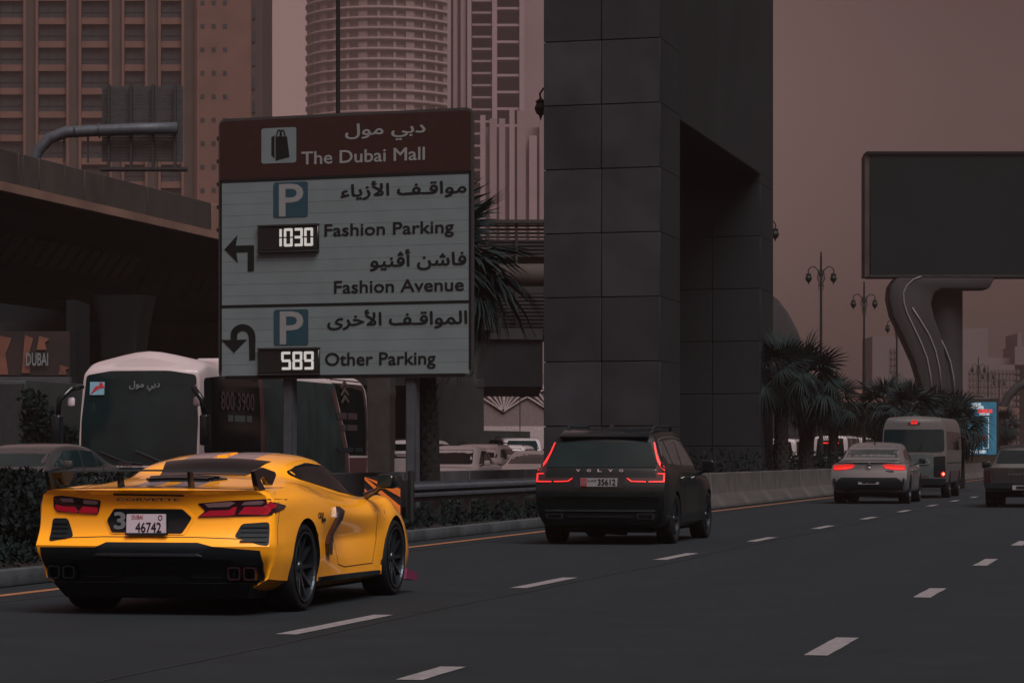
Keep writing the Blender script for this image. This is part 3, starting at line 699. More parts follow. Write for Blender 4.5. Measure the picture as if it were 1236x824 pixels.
# louvred link building with the round duct
lb = thing('link_building', 'louvred footbridge building with a round duct between sign and pillar', 'building')
wbox(500, 700, 131.5, 6.6, 11.0, 6, 'wall', 'concrete_dark', lb)
for k in range(9): wbox(500, 700, 131.2, 10.2+.17*k, 10.2+.17*k+.10, .2, 'louvre', 'louvre', lb)
for k in range(12): wbox(500, 700, 131.2, 6.7+.17*k, 6.7+.17*k+.10, .2, 'louvre', 'louvre', lb)
wbox(500, 700, 130.8, 11.70, 11.85, .8, 'cornice', 'louvre', lb)
for px in (540, 622, 690): wbox(px, px+3, 131.0, 6.6, 11.7, .18, 'mullion', 'concrete_dark', lb)
a = W(480, 332, 129); b = W(720, 332, 129); mb = MB(); mb.tube([a, a.lerp(b, .5), b], .50, 20); o = mb.obj('duct', 'bridge', lb, True)
# lattice facade behind the parked cars
lf = thing('lattice_facade', 'pale pink facade with crossing white arch ribs far behind the parked cars', 'building')
wbox(520, 700, 170, 0, 6.0, 3, 'wall', 'lattice_wall', lf)
for cx in (548, 608, 665):
    for k in range(5):
        for s in (-1, 1):
            pts = []
            for j in range(7):
                t = j/6; x = cx+s*(3+15*k)*t; y = 497-(44-4*k)*math.sin(t*math.pi/2)
                pts.append(W(x, y, 169.9))
            mb = MB(); mb.tube(pts, .045, 5); mb.obj('rib', 'lattice_rib', lf)
wbox(520, 700, 166, .0, 2.9, .4, 'base_wall', 'lattice_rib', lf)
wbox(578, 640, 160, 0, 2.6, .4, 'hoarding', 'concrete_dark', lf, 6)
wbox(627, 628.2, 164, 0, 6, .1, 'pole', 'lamp_iron', lf); wbox(571, 577, 165, 2.9, 3.4, .4, 'box', 'lamp_iron', lf)

# posters and box truck, far left
pb = thing('poster_hoarding', 'dark hoarding with orange figures and pale lettering under the flyover', 'billboard')
a = W(-60, 480, 92); b = W(84, 480, 92)
wbox(-80, 84, 92, 3.75, 5.15, .2, 'poster', 'poster_dark', pb)
for (x0, x1, y0, y1, xt) in ((-5, 14, 404, 452, -4), (26, 40, 404, 450, 34), (44, 60, 405, 422, 50), (70, 84, 440, 452, 74)):
    A = [W(x0+(xt-x0)*.5, y0, 91.95), W(x1, y0+4, 91.95), W((x0+x1)/2+2, (y0+y1)/2, 91.95), W(x1-4, y1, 91.95), W(x0, y1, 91.95), W(x0+2, (y0+y1)/2, 91.95)]
    mb = MB(); mb.add(A+[p+Vector((0, .03, 0)) for p in A], [tuple(range(6)), tuple(range(11, 5, -1))]+[(i, (i+1) % 6, 6+(i+1) % 6, 6+i) for i in range(6)]); mb.obj('poster_figure', 'poster_orange', pb)
p = W(31.5, 441, 91.85); me = text_mesh('DUBAI', 26.5*91.85/F, 15*91.85/F, .03, 'mark_grey'); link('lettering', me, pb, mtx=Matrix(((1, 0, 0, p.x), (0, 0, -1, p.y), (0, 1, 0, p.z), (0, 0, 0, 1))))
wbox(-80, 84, 91.5, 0, 3.7, .5, 'base_wall', 'wall_grey', pb)
wbox(80, 92, 93, 0, 6.2, 3, 'side_wall', 'girder', pb)
bt = thing('box_truck', 'plain grey green box truck parked at the far left edge', 'truck', W(-20, HY, 80).xy.to_3d(), RZ)
mb = MB(); mb.box(-2.4, 1.24, 0, 6, .9, 3.28); bevelled(mb, 'box', 'box_truck', bt, .03, 2)
mb = MB(); mb.box(-1.22, 1.22, -.01, 0.0, 1.0, 3.18); 
for k in (-1.22, 0, 1.2): mb.box(k-.02, k+.02, -.04, -.01, 1.0, 3.2)
mb.obj('door_frame', 'steel', bt)
for x in (-1.0, 1.0):
    for y in (.9, 4.8): wheel(bt, x, y, .45, .3)

# ================================================================== gantry sign seen from behind
gs = thing('gantry_sign', 'ribbed back of an overhead sign on a curved pipe arm above the flyover', 'sign')
Yg = 118
mb = MB(); mb.tube([W(x, y, Yg) for x, y in ((38, 250), (40, 195), (47, 180), (60, 167), (80, 159.5), (110, 158), (160, 156), (214, 154.5))], .24, 14); mb.obj('arm', 'post_steel', gs, True)
for x in (91, 120): mb = MB(); mb.tube([W(x-.6, 157.5, Yg), W(x+.6, 157.5, Yg)], .31, 14); mb.obj('flange', 'steel', gs, True)
n = 24
for i in range(n):
    y0 = 102.5+(194-102.5)*i/n; wbox(123, 221, Yg+.5, H+(HY-y0-3.4)*Yg/F, H+(HY-y0)*Yg/F, .06, 'slat', 'steel', gs)
for x in (131, 158, 184.5, 211): wbox(x-1.6, x+1.6, Yg+.25, H+(HY-206)*Yg/F, H+(HY-101)*Yg/F, .2, 'rib', 'black_metal', gs)
wbox(119, 224, Yg-.1, H+(HY-205)*Yg/F, H+(HY-202)*Yg/F, .9, 'walkway', 'black_metal', gs)
for x in (77, 106): wbox(x-1, x+1, Yg+.1, H+(HY-196)*Yg/F, H+(HY-160)*Yg/F, .1, 'hanger', 'black_metal', gs)
# ================================================================== TOWERS
def tower_box(name, label, Y, fa): pass
YT = 400; sT = F/YT
tw = thing('apartment_tower', 'tall brown tower with deep set window grid at the upper left', 'building')
def XT(px): return (px-618)/sT
def ZT(py): return H+(HY-py)/sT
ztop = ZT(-40)
def tb(x0, x1, y, dp, z0, z1, nm, m_, par=tw): mb = MB(); mb.box(XT(x0), XT(x1), y, y+dp, z0, z1); return mb.obj(nm, m_, par)
tb(-60, 240, YT+2.5, 20, 0, ztop, 'core', 'tower_wall')
cols = [(-24, 0-.5), (0, 28), (46, 80), (98, 132), (150, 175), (194, 219)]
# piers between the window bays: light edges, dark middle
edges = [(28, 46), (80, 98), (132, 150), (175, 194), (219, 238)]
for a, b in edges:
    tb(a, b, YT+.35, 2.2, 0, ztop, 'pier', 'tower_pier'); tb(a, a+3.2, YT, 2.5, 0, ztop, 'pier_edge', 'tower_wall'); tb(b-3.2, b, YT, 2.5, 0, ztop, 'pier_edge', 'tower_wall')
rows = [21.0+28.25*k for k in range(-2, 10)]   # picture rows where each window ends
pane_m = {}
for r_ in rows:
    for (a, b) in cols:
        z1 = ZT(r_-20.5); z0 = ZT(r_); key = round(b-a)
        tb(a, b, YT+.5, 2, ZT(r_+7.8), ZT(r_), 'spandrel', 'tower_wall')
        if key not in pane_m:
            mb = MB(); wd = (b-a)/sT; mb.box(0, wd, 1.1, 1.2, 0, z1-z0)
            nq = 3 if wd > 3.3 else 2
            for q in range(nq+1): mb.box(wd*q/nq-.05, wd*q/nq+.05, 1.0, 1.1, 0, z1-z0, 1)
            mb.box(0, wd, 1.0, 1.09, (z1-z0)*.34, (z1-z0)*.40, 1); pane_m[key] = mb.mesh('window', ['tower_glass', 'mullion'])
        link('window', pane_m[key], tw, loc=(XT(a), YT, z0))
tb(238, 303, YT-.5, 20, 0, ztop, 'side_wall', 'tower_wall'); tb(303, 316, YT+1.5, 16, 0, ztop, 'corner_bay', 'tower_pier')
mb = MB(); mb.box(0, 5/sT, -.04, .06, 0, 5.4/sT); sq = mb.mesh('window', 'tower_glass')
for r_ in rows:
    for x in (242.5, 256, 269.5): link('window', sq, tw, loc=(XT(x), YT-.5, ZT(r_-14)))
    tb(303, 307, YT+1.3, .3, ZT(r_), ZT(r_-14), 'window', 'tower_glass')
# round tower
YR = 950; sR_ = F/YR
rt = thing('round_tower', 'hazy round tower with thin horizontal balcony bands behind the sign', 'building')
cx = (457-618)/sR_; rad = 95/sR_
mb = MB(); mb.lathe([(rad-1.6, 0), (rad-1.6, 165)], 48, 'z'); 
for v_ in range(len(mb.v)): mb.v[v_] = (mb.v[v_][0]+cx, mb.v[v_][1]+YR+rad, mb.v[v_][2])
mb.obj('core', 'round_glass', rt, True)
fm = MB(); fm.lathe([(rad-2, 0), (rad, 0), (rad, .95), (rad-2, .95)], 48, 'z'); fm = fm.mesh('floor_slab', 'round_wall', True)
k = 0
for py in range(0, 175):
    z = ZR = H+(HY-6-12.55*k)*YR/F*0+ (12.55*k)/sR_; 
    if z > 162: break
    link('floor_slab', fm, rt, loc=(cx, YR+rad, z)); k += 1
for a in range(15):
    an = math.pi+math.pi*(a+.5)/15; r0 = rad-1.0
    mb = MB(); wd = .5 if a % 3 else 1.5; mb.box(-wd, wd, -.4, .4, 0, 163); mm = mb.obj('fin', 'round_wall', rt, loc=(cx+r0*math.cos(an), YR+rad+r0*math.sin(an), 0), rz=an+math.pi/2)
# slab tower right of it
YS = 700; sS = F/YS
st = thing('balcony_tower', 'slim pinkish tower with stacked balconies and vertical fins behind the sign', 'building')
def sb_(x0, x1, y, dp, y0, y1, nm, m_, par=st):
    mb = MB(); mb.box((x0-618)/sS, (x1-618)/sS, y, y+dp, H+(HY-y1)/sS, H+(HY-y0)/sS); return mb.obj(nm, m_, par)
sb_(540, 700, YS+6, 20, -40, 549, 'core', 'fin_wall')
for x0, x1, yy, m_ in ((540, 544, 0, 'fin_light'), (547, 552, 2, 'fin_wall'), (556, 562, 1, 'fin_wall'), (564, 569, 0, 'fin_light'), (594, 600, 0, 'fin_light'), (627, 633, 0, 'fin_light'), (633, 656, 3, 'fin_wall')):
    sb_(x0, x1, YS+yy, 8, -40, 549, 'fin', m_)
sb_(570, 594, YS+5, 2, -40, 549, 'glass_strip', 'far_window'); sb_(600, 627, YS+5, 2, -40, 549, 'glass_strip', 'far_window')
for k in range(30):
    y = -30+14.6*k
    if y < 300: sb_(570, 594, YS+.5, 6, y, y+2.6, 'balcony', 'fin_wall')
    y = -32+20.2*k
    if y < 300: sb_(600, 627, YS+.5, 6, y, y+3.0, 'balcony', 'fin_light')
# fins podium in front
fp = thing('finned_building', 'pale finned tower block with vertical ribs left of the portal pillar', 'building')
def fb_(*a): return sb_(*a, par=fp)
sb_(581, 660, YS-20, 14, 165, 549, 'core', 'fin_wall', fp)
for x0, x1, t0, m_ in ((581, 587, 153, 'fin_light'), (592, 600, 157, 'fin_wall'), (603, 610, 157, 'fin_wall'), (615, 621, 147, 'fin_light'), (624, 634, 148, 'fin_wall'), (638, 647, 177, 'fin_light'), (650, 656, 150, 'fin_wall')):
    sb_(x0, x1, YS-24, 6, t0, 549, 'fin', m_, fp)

# ================================================================== RIGHT HALF: billboard, lamps, far buildings
bb = thing('bridge_billboard', 'huge dark rectangular billboard on a curving concrete support with light strips', 'billboard')
YB = 155
def bbx(x0, x1, y0, y1, ya, dp, nm, m_, bev=0):
    a = W(x0, y1, YB); b = W(x1, y0, YB); mb = MB(); mb.box(a.x, b.x, YB+ya, YB+ya+dp, a.z, b.z); return bevelled(mb, nm, m_, bb, bev, 1) if bev else mb.obj(nm, m_, bb)
bbx(1050, 1420, 186, 332, 0, 1.6, 'screen', 'billboard', .05)
bbx(1044, 1049.6, 187, 334, .05, 1.5, 'frame', 'bridge'); bbx(1049, 1425, 331.5, 334.5, -.2, 1.9, 'frame', 'concrete_dark'); bbx(1046, 1425, 183, 186.3, -.1, 1.7, 'frame', 'cladding_core')
outl = [(1082, 334.5), (1201, 334.5), (1193, 349), (1135, 349.5), (1127, 354), (1123.5, 366), (1127, 383), (1134, 402), (1139, 420), (1141, 440), (1142, 470), (1143, 552), (1120, 552), (1117, 500), (1112, 466), (1103, 436), (1089, 405), (1077, 380), (1072.5, 360), (1074, 345)]
A = [W(x, y, YB) for x, y in outl]; mb = MB(); mb.prism([(p.x, p.z) for p in A], YB-.2, YB+1.7, 'y'); o = bevelled(mb, 'curved_support', 'wavy_concrete', bb, .12, 2)
a = W(1124, 552, YB); b = W(1168, 349, YB); mb = MB(); mb.lathe([((b.x-a.x)/2, 0), ((b.x-a.x)/2, b.z)], 32, 'z'); cxx = (a.x+b.x)/2
mb.v = [(p[0]+cxx+.0, p[1]+YB+1.8, p[2]) for p in mb.v]; o = mb.obj('column', 'wavy_concrete', bb, True)
for pts in ([(1112, 333.5), (1103, 337), (1095, 344), (1090.5, 353), (1091, 365), (1095, 378), (1103, 395), (1112, 414), (1119, 432), (1123, 452), (1125, 475)],
            [(1101, 371), (1110, 385), (1121, 403), (1129, 422), (1134, 444), (1137, 476)]):
    mb = MB(); mb.tube([W(x, y, YB-.22) for x, y in pts], .045, 6); mb.obj('light_strip', 'strip_light', bb, True)
pts = [(1133, 405), (1140, 418), (1147, 436), (1151, 455), (1152, 478)]
mb = MB(); mb.tube([W(x, y, YB+.75) for x, y in pts], .045, 6); mb.obj('light_strip', 'strip_light', bb, True)
# lanterns
def lamp_post(px, Y, topy, label, kind=2, grp='ornate double lantern lamp posts along the road', lean=0):
    c = W(px, HY, Y); ht = W(px, topy, Y).z; t = thing('street_lamp', label, 'street lamp', (c.x, c.y, 0), 0, grp)
    mb = MB(); mb.tube([(0, 0, 0), (0, 0, 1.2), (0, 0, ht*.55), (0, 0, ht*.56), (0, 0, ht)], [.13, .10, .085, .06, .045], 8)
    mb.lathe([(.001, ht+.25), (.05, ht+.1), (.02, ht)], 8, 'z'); mb.obj('pole', 'lamp_iron', t)
    for s in (-1, 1):
        mb = MB(); pts = [(s*x, 0, ht+z) for x, z in ((0, -.95), (.12, -.62), (.3, -.45), (.48, -.50), (.56, -.62), (.54, -.74))]
        mb.tube(pts, .028, 6); mb.tube([(s*x, 0, ht+z) for x, z in ((0, -1.25), (.16, -1.0), (.12, -.7), (0, -.55))], .02, 5); mb.obj('arm', 'lamp_iron', t)
        mb = MB(); mb.lathe([(.02, -.72), (.13, -.80), (.10, -.84), (.15, -.96), (.11, -1.08), (.04, -1.14), (.001, -1.26)], 10, 'z'); mb.v = [(p[0]+s*.54, p[1], p[2]+ht) for p in mb.v]; mb.obj('lantern', 'lamp_iron', t)
    mb = MB(); mb.box(-.12, .12, -.03, .03, ht-1.3, ht-1.25); mb.box(-.10, .10, -.03, .03, ht-.9, ht-.86); mb.tube([(-.09, 0, ht-1.5), (-.09, 0, ht-.7)], .014, 4); mb.tube([(.09, 0, ht-1.5), (.09, 0, ht-.7)], .014, 4); mb.obj('collar', 'lamp_iron', t)
lamp_post(991, 126, 309, 'tallest lamp post with two lanterns standing free left of the billboard')
lamp_post(1043, 146, 344, 'second lamp post with two lanterns closer to the billboard edge')
lamp_post(1082.5, 170, 377, 'lamp post partly behind the curved billboard support')
lamp_post(918, 107, 251, 'lamp post almost hidden behind the far leg of the portal pillar')
lamp_post(680, 69, 82, 'lamp post hidden behind the pillar with one lantern showing at its left')
lamp_post(1181, 255, 433, 'distant lamp post left of three above the lit advertisement', grp='distant hazy lamp posts above the advertisement')
lamp_post(1192.5, 285, 443, 'distant lamp post in the middle of three above the lit advertisement', grp='distant hazy lamp posts above the advertisement')
lamp_post(1206, 310, 452, 'distant lamp post right of three above the lit advertisement', grp='distant hazy lamp posts above the advertisement')
c = W(408, HY, 72); t = thing('mast', 'thin tall black mast rising behind the direction sign', 'mast', (c.x, c.y, 0)); mb = MB(); mb.tube([(0, 0, 0), (0, 0, 9.6), (0, 0, 9.62), (0, 0, 14)], [.075, .07, .055, .05], 10); mb.obj('pole', 'lamp_iron', t)
# advertising light box
YA = 168; ad = thing('advertising_lightbox', 'lit blue advertising panel with white and red print beside the road', 'advertisement', W(1185.5, HY, YA).xy.to_3d())
sA = F/YA
mb = MB(); mb.box(-20/sA, 20/sA, 0, .35, 0, (550-480)/sA+H); bevelled(mb, 'frame', 'ad_frame', ad, .04, 1)
mb = MB(); mb.box(-17.2/sA, 17.2/sA, -.02, 0, H+(550-548.5)/sA, H+(550-485)/sA); scn = mb.obj('screen', 'ad_screen', ad)
mb = MB(); mb.box(-22/sA, 22/sA, -.1, .5, 0, H-.0); mb.obj('plinth', 'ad_base', ad)
def adt(s, x0, x1, y0, y1, m_): 
    me = text_mesh(s, (x1-x0)/sA, (y1-y0)/sA, .03, m_, .01); link('lettering', me, scn, mtx=Matrix(((1, 0, 0, (x0-1185.5)/sA), (0, 0, -1, -.03), (0, 1, 0, H+(550-y1)/sA), (0, 0, 0, 1))))
adt('—— —', 1173, 1184, 487, 490, 'ad_white'); adt('— ——', 1172, 1187, 490.5, 493, 'ad_white'); adt('— —— —', 1180, 1197.5, 494.5, 497.5, 'ad_red'); adt('—— —', 1182, 1194, 498.5, 500.5, 'ad_white')
adt('— — ——', 1169.5, 1190, 543.5, 546, 'ad_white')
mb = MB()
for x0, x1, y0, y1 in ((1192.5, 1193.6, 503, 541), (1182, 1193, 503, 504), (1186, 1193, 540, 541)): mb.box((x0-1185.5)/sA, (x1-1185.5)/sA, -.04, -.02, H+(550-y1)/sA, H+(550-y0)/sA)
mb.obj('print', 'ad_white', scn)
mb = MB(); mb.prism([((x-1185.5)/sA, H+(550-y)/sA) for x, y in ((1176, 531), (1182, 528), (1190, 525), (1189, 530), (1181, 534))], -.04, -.02, 'y'); mb.obj('print', 'ad_red', scn)
# far buildings
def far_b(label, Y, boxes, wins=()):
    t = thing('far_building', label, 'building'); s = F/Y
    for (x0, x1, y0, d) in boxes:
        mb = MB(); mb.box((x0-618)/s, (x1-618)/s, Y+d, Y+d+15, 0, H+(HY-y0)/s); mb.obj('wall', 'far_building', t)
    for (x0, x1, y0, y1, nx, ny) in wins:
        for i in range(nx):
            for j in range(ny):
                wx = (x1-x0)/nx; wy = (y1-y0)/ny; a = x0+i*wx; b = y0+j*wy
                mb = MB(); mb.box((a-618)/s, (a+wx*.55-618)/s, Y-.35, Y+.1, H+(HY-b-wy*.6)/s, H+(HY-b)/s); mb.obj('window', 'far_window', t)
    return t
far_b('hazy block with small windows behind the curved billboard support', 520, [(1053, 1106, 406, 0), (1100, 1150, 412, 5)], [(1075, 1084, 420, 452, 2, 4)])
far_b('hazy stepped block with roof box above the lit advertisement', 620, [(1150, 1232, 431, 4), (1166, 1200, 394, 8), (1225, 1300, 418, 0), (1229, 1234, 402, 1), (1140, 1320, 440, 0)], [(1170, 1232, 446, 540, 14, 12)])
# grey curved arch at the right edge, shell roof behind the pillar, ramp bridge behind the palms
t = thing('curved_arch', 'grey tubular arch curving down at the right edge of the picture', 'arch')
mb = MB(); mb.tube([W(x, y, 240) for x, y in ((1207, 552), (1207, 510), (1210, 492), (1217, 478), (1228, 467), (1245, 459), (1270, 456))], .36, 14); mb.obj('tube', 'wavy_concrete', t, True)
t = thing('curved_arch', 'small hazy arch hoop right above the advertisement', 'arch')
mb = MB(); mb.tube([W(1178+12*math.cos(a), 483-6*math.sin(a), 200) for a in [math.pi*k/10 for k in range(11)]], .08, 8); mb.obj('tube', 'bridge', t, True)
t = thing('station_shell', 'dark smooth curved shell roof rising behind the portal pillar', 'building'); Ysh = 190
mb = MB(); P = [(870, 344), (905, 343), (925, 350), (940, 361), (952, 377), (962, 395), (969, 413), (973, 430), (975, 552), (820, 552), (820, 370)]
mb.prism([(W(x, y, Ysh).x, W(x, y, Ysh).z) for x, y in P], Ysh, Ysh+26, 'y'); bevelled(mb, 'shell', 'concrete_dark', t, .5, 2)
t = thing('far_ramp', 'brown ramp bridge sloping down behind the palms', 'bridge'); Yp = 215
mb = MB(); P = [(930, 448), (1010, 462), (1075, 476), (1150, 486), (1230, 492), (1230, 502), (1150, 500), (1075, 494), (1010, 484), (930, 474)]
mb.prism([(W(x, y, Yp).x, W(x, y, Yp).z) for x, y in P], Yp, Yp+9, 'y'); mb.obj('deck', 'bridge_warm', t)
wbox(900, 1120, Yp+4, 0, 4.6, 2, 'back_wall', 'concrete_dark', t)
for x in (985, 1035, 1090): wbox(x, x+12, Yp+2, 0, H+(HY-478)*Yp/F, 2, 'pier', 'bridge', t)
wbox(960, 1155, Yp-2, H+(HY-461)*Yp/F-.6, H+(HY-461)*Yp/F-.5, .1, 'rail', 'bridge', t)
# ================================================================== VEHICLES
class Car:
    """a car standing at (u, v); its rear faces the camera unless rev. Local x right, y forward, z up."""
    def __init__(s, name, label, cat, u, v, yaw=0, rev=False, group=None):
        s.rz = RZ+yaw+(math.pi if rev else 0); s.p = R(u, v, 0)
        s.t = thing(name, label, cat, s.p, s.rz, group)
        s.mi = (Matrix.Translation(s.p) @ Matrix.Rotation(s.rz, 4, 'Z')).inverted()
        s.c = s.mi @ Vector((0, 0, H))
    def ray(s, px, py):
        d = Vector(((px-618)/F, 1, -(py-HY)/F)); return s.mi.to_3x3() @ d
    def rear(s, px, py, y=0.0):
        d = s.ray(px, py); k = (y-s.c.y)/d.y; p = s.c+d*k; return (p.x, p.z)
    def side(s, px, py, x):
        d = s.ray(px, py); k = (x-s.c.x)/d.x; p = s.c+d*k; return (p.y, p.z)
def Z1(x, y): return (30+x/3.747, 530+y/3.745)
def Z2(x, y): return (260+x/3.744, 530+y/3.745)
def mirror(P): return [(-p[0], p[1]) for p in P][::-1]

# ---------------------------------------------------------------- yellow sports car
sc_ = Car('sports_car', 'bright yellow low sports car with black rear wing in the left lane', 'car', 20.55, -7.565); T = sc_.t; T.location = R(20.60, -7.545, 0); T.scale = (.98, .98, .99)
S = [
 (.05, [(0, .21, .10), (.66, .21, .12), (.86, .30, .13), (.925, .44, .03), (.945, .53, .0), (.935, .66, .06), (.925, .82, .07), (.90, .915, .04), (.84, .948, .0), (.76, .955, -.03), (0, .965, -.12)]),
 (.16, [(0, .19), (.70, .19), (.90, .28), (.95, .44), (.965, .53), (.955, .67), (.95, .83), (.915, .925), (.84, .955), (.74, .962), (0, .975)]),
 (.45, [(0, .17), (.72, .17), (.92, .26), (.965, .42), (.972, .54), (.965, .70), (.955, .86), (.89, .955), (.78, .975), (.66, .965), (0, .99)]),
 (.93, [(0, .15), (.74, .15), (.93, .24), (.968, .42), (.975, .60), (.972, .74), (.95, .89), (.86, .985), (.72, .99), (.62, 1.01), (0, 1.05)]),
 (1.30, [(0, .15), (.76, .15), (.93, .22), (.966, .40), (.968, .58), (.972, .74), (.945, .88), (.85, .965), (.72, 1.01), (.56, 1.055), (0, 1.07)]),
 (1.62, [(0, .15), (.78, .15), (.925, .21), (.945, .40), (.935, .56), (.962, .74), (.93, .86), (.83, .935), (.735, 1.01), (.57, 1.14), (0, 1.185)]),
 (2.10, [(0, .15), (.78, .15), (.91, .20), (.915, .38), (.885, .54), (.935, .72), (.91, .82), (.83, .895), (.755, .95), (.545, 1.19), (0, 1.235)]),
 (2.55, [(0, .15), (.78, .15), (.91, .20), (.905, .38), (.880, .54), (.925, .70), (.90, .79), (.83, .865), (.765, .90), (.56, 1.165), (0, 1.215)]),
 (3.00, [(0, .15), (.78, .15), (.91, .20), (.910, .38), (.905, .54), (.935, .70), (.905, .79), (.84, .845), (.76, .865), (.60, 1.01), (0, 1.07)]),
 (3.38, [(0, .15), (.77, .15), (.92, .20), (.945, .40), (.955, .56), (.950, .71), (.905, .82), (.82, .865), (.70, .86), (.60, .88), (0, .925)]),
 (3.68, [(0, .14), (.77, .14), (.93, .22), (.955, .42), (.965, .58), (.950, .73), (.89, .835), (.80, .865), (.66, .84), (.50, .82), (0, .84)]),
 (4.15, [(0, .13), (.72, .13), (.90, .18), (.935, .36), (.93, .50), (.90, .62), (.82, .715), (.70, .745), (.56, .72), (.40, .70), (0, .70)]),
 (4.50, [(0, .13), (.62, .13), (.78, .18), (.82, .32), (.80, .42), (.76, .50), (.68, .57), (.58, .59), (.45, .585), (.30, .58), (0, .575)]),
 (4.63, [(0, .16), (.40, .16), (.55, .20), (.60, .30), (.58, .38), (.54, .44), (.48, .49), (.40, .51), (.32, .51), (.22, .51), (0, .51)]),
]
body, bv = shell(S, 'yellow_car', T, [(.95, .345, .345, .93), (3.67, .33, .33, .93)], seg=5, ks=6, rb=(2, 4, 7), sb=(1,), bulge=(.07, .10))
def r1(P, y=.02): return [sc_.rear(*Z1(*p), y) for p in P]
def s2(P, x=.94): return [sc_.side(*Z2(*p), x) for p in P]
# lower black bumper with its diffuser
dif = [(-.905, .515), (-.42, .52), (-.33, .56), (.40, .56), (.52, .53), (.875, .50), (.885, .40), (.86, .30), (.80, .214), (-.80, .214), (-.88, .30), (-.905, .40)]
o = patch(bv, dif, 'r', 'diffuser', 'black_trim', T, .016, .06, .035)
patch(bv, [(-.62, .435), (.62, .435), (.66, .42), (.66, .41), (-.66, .41), (-.66, .42)], 'r', 'diffuser_lip', 'black_gloss', T, .035, .03, .08)
patch(bv, [(-.56, .30), (-.30, .30), (-.18, .345), (.22, .345), (.34, .30), (.56, .30), (.56, .285), (.34, .285), (.22, .33), (-.18, .33), (-.30, .285), (-.56, .285)], 'r', 'diffuser_lip', 'black_gloss', T, .04, .035, .08)
for s in (-1, 1):
    ex = rnd([(s*.60, .26), (s*.88, .27), (s*.87, .39), (s*.60, .39)], .02)
    e0 = patch(bv, ex, 'r', 'exhaust_surround', 'black_gloss', T, .02, .04, .06)
    for k in (0, 1):
        cx_ = s*(.67+.125*k); mb = MB(); oc = rnd([(cx_-.05, .275), (cx_+.05, .275), (cx_+.05, .375), (cx_-.05, .375)], .025, 3); ic = rnd([(cx_-.040, .285), (cx_+.040, .285), (cx_+.040, .365), (cx_-.040, .365)], .02, 3)
        n = len(oc); vs = [(p[0], .03, p[1]) for p in oc]+[(p[0], .03, p[1]) for p in ic]+[(p[0], .22, p[1]) for p in oc]+[(p[0], .22, p[1]) for p in ic]
        mb.add(vs, [(i, (i+1) % n, n+(i+1) % n, n+i) for i in range(n)]+[(i, (i+1) % n, 2*n+(i+1) % n, 2*n+i) for i in range(n)]+[(n+i, n+(i+1) % n, 3*n+(i+1) % n, 3*n+i) for i in range(n)]); mb.obj('exhaust_pipe', 'dark_red_trim' if s > 0 else 'black_gloss', T)
    # outlet vents behind the wheels
    vp = r1([(960, 378), (1078, 370), (1088, 478), (1050, 474), (932, 436)]) if s > 0 else r1([(80, 352), (155, 352), (188, 430), (180, 440), (72, 457)])
    v_ = patch(bv, rnd(vp, .025), 'r', 'bumper_vent', 'black_trim', T, .006, .04, .06)
    zs = [p[1] for p in vp]; xs = [p[0] for p in vp]
    for k in range(4):
        z = min(zs)+(max(zs)-min(zs))*(k+1)/5; f = (z-min(zs))/(max(zs)-min(zs))
        a, b = (min(xs)+(.05 if s > 0 else .02), max(xs)-.02) if s > 0 else (min(xs)+.02, max(xs)-.05)
        patch(bv, [(a, z-.006), (b, z-.006), (b, z+.006), (a, z+.006)], 'r', 'vent_slat', 'black_trim', v_, .016, .015, .1)
mb = MB(); mb.hexa([(-.74, .16, .13), (.74, .16, .13), (.74, .6, .12), (-.74, .6, .12)], [(-.80, .035, .25), (.80, .035, .25), (.80, .6, .25), (-.80, .6, .25)]); mb.obj('rear_valance', 'black_trim', T)
# tail lights: dark housing, clear upper strips, red signature bars
tlR = [(768, 284), (905, 272), (1080, 264), (1092, 268), (1090, 338), (1080, 341), (765, 348), (802, 318)]
tlL = [(88, 252), (130, 248), (322, 270), (320, 285), (306, 334), (100, 322), (84, 300)]
for P, B1, B2, Cl in ((tlR, [(772, 344), (820, 318), (905, 316), (925, 302), (940, 300), (930, 338), (900, 342)], [(945, 335), (975, 300), (1060, 300), (1082, 275), (1088, 285), (1084, 322), (1070, 338)], [[(800, 286), (915, 277), (935, 283), (905, 300), (815, 303)], [(975, 278), (1050, 272), (1060, 280), (1045, 291), (960, 293)]]),
                      (tlL, [(95, 290), (140, 298), (195, 300), (208, 320), (205, 328), (105, 318), (95, 305)], [(215, 318), (235, 298), (300, 302), (308, 310), (304, 330), (215, 328)], [[(118, 262), (185, 262), (192, 280), (135, 278)], [(240, 268), (300, 272), (314, 280), (300, 290), (238, 286)]])):
    h = patch(bv, rnd(r1(P), .015), 'r', 'tail_light', 'dark_lens', T, .008, .04, .05)
    patch(bv, r1(B1), 'r', 'light_bar', 'red_lens', h, .016, .02, .05); patch(bv, r1(B2), 'r', 'light_bar', 'red_lens', h, .016, .02, .05)
    for q in Cl: patch(bv, r1(q), 'r', 'clear_strip', 'clear_lens', h, .014, .02, .05)
hw = patch(bv, [sc_.side(*Z1(*a), .94) for a in ((1096, 275), (1128, 282), (1160, 294), (1152, 308), (1125, 322), (1096, 336))], 's', 'tail_light', 'dark_lens', T, .006, .03, .05)
patch(bv, [sc_.side(*Z1(*a), .94) for a in ((1096, 280), (1120, 290), (1112, 305), (1096, 325))], 's', 'light_bar', 'red_lens', hw, .012, .02, .05)
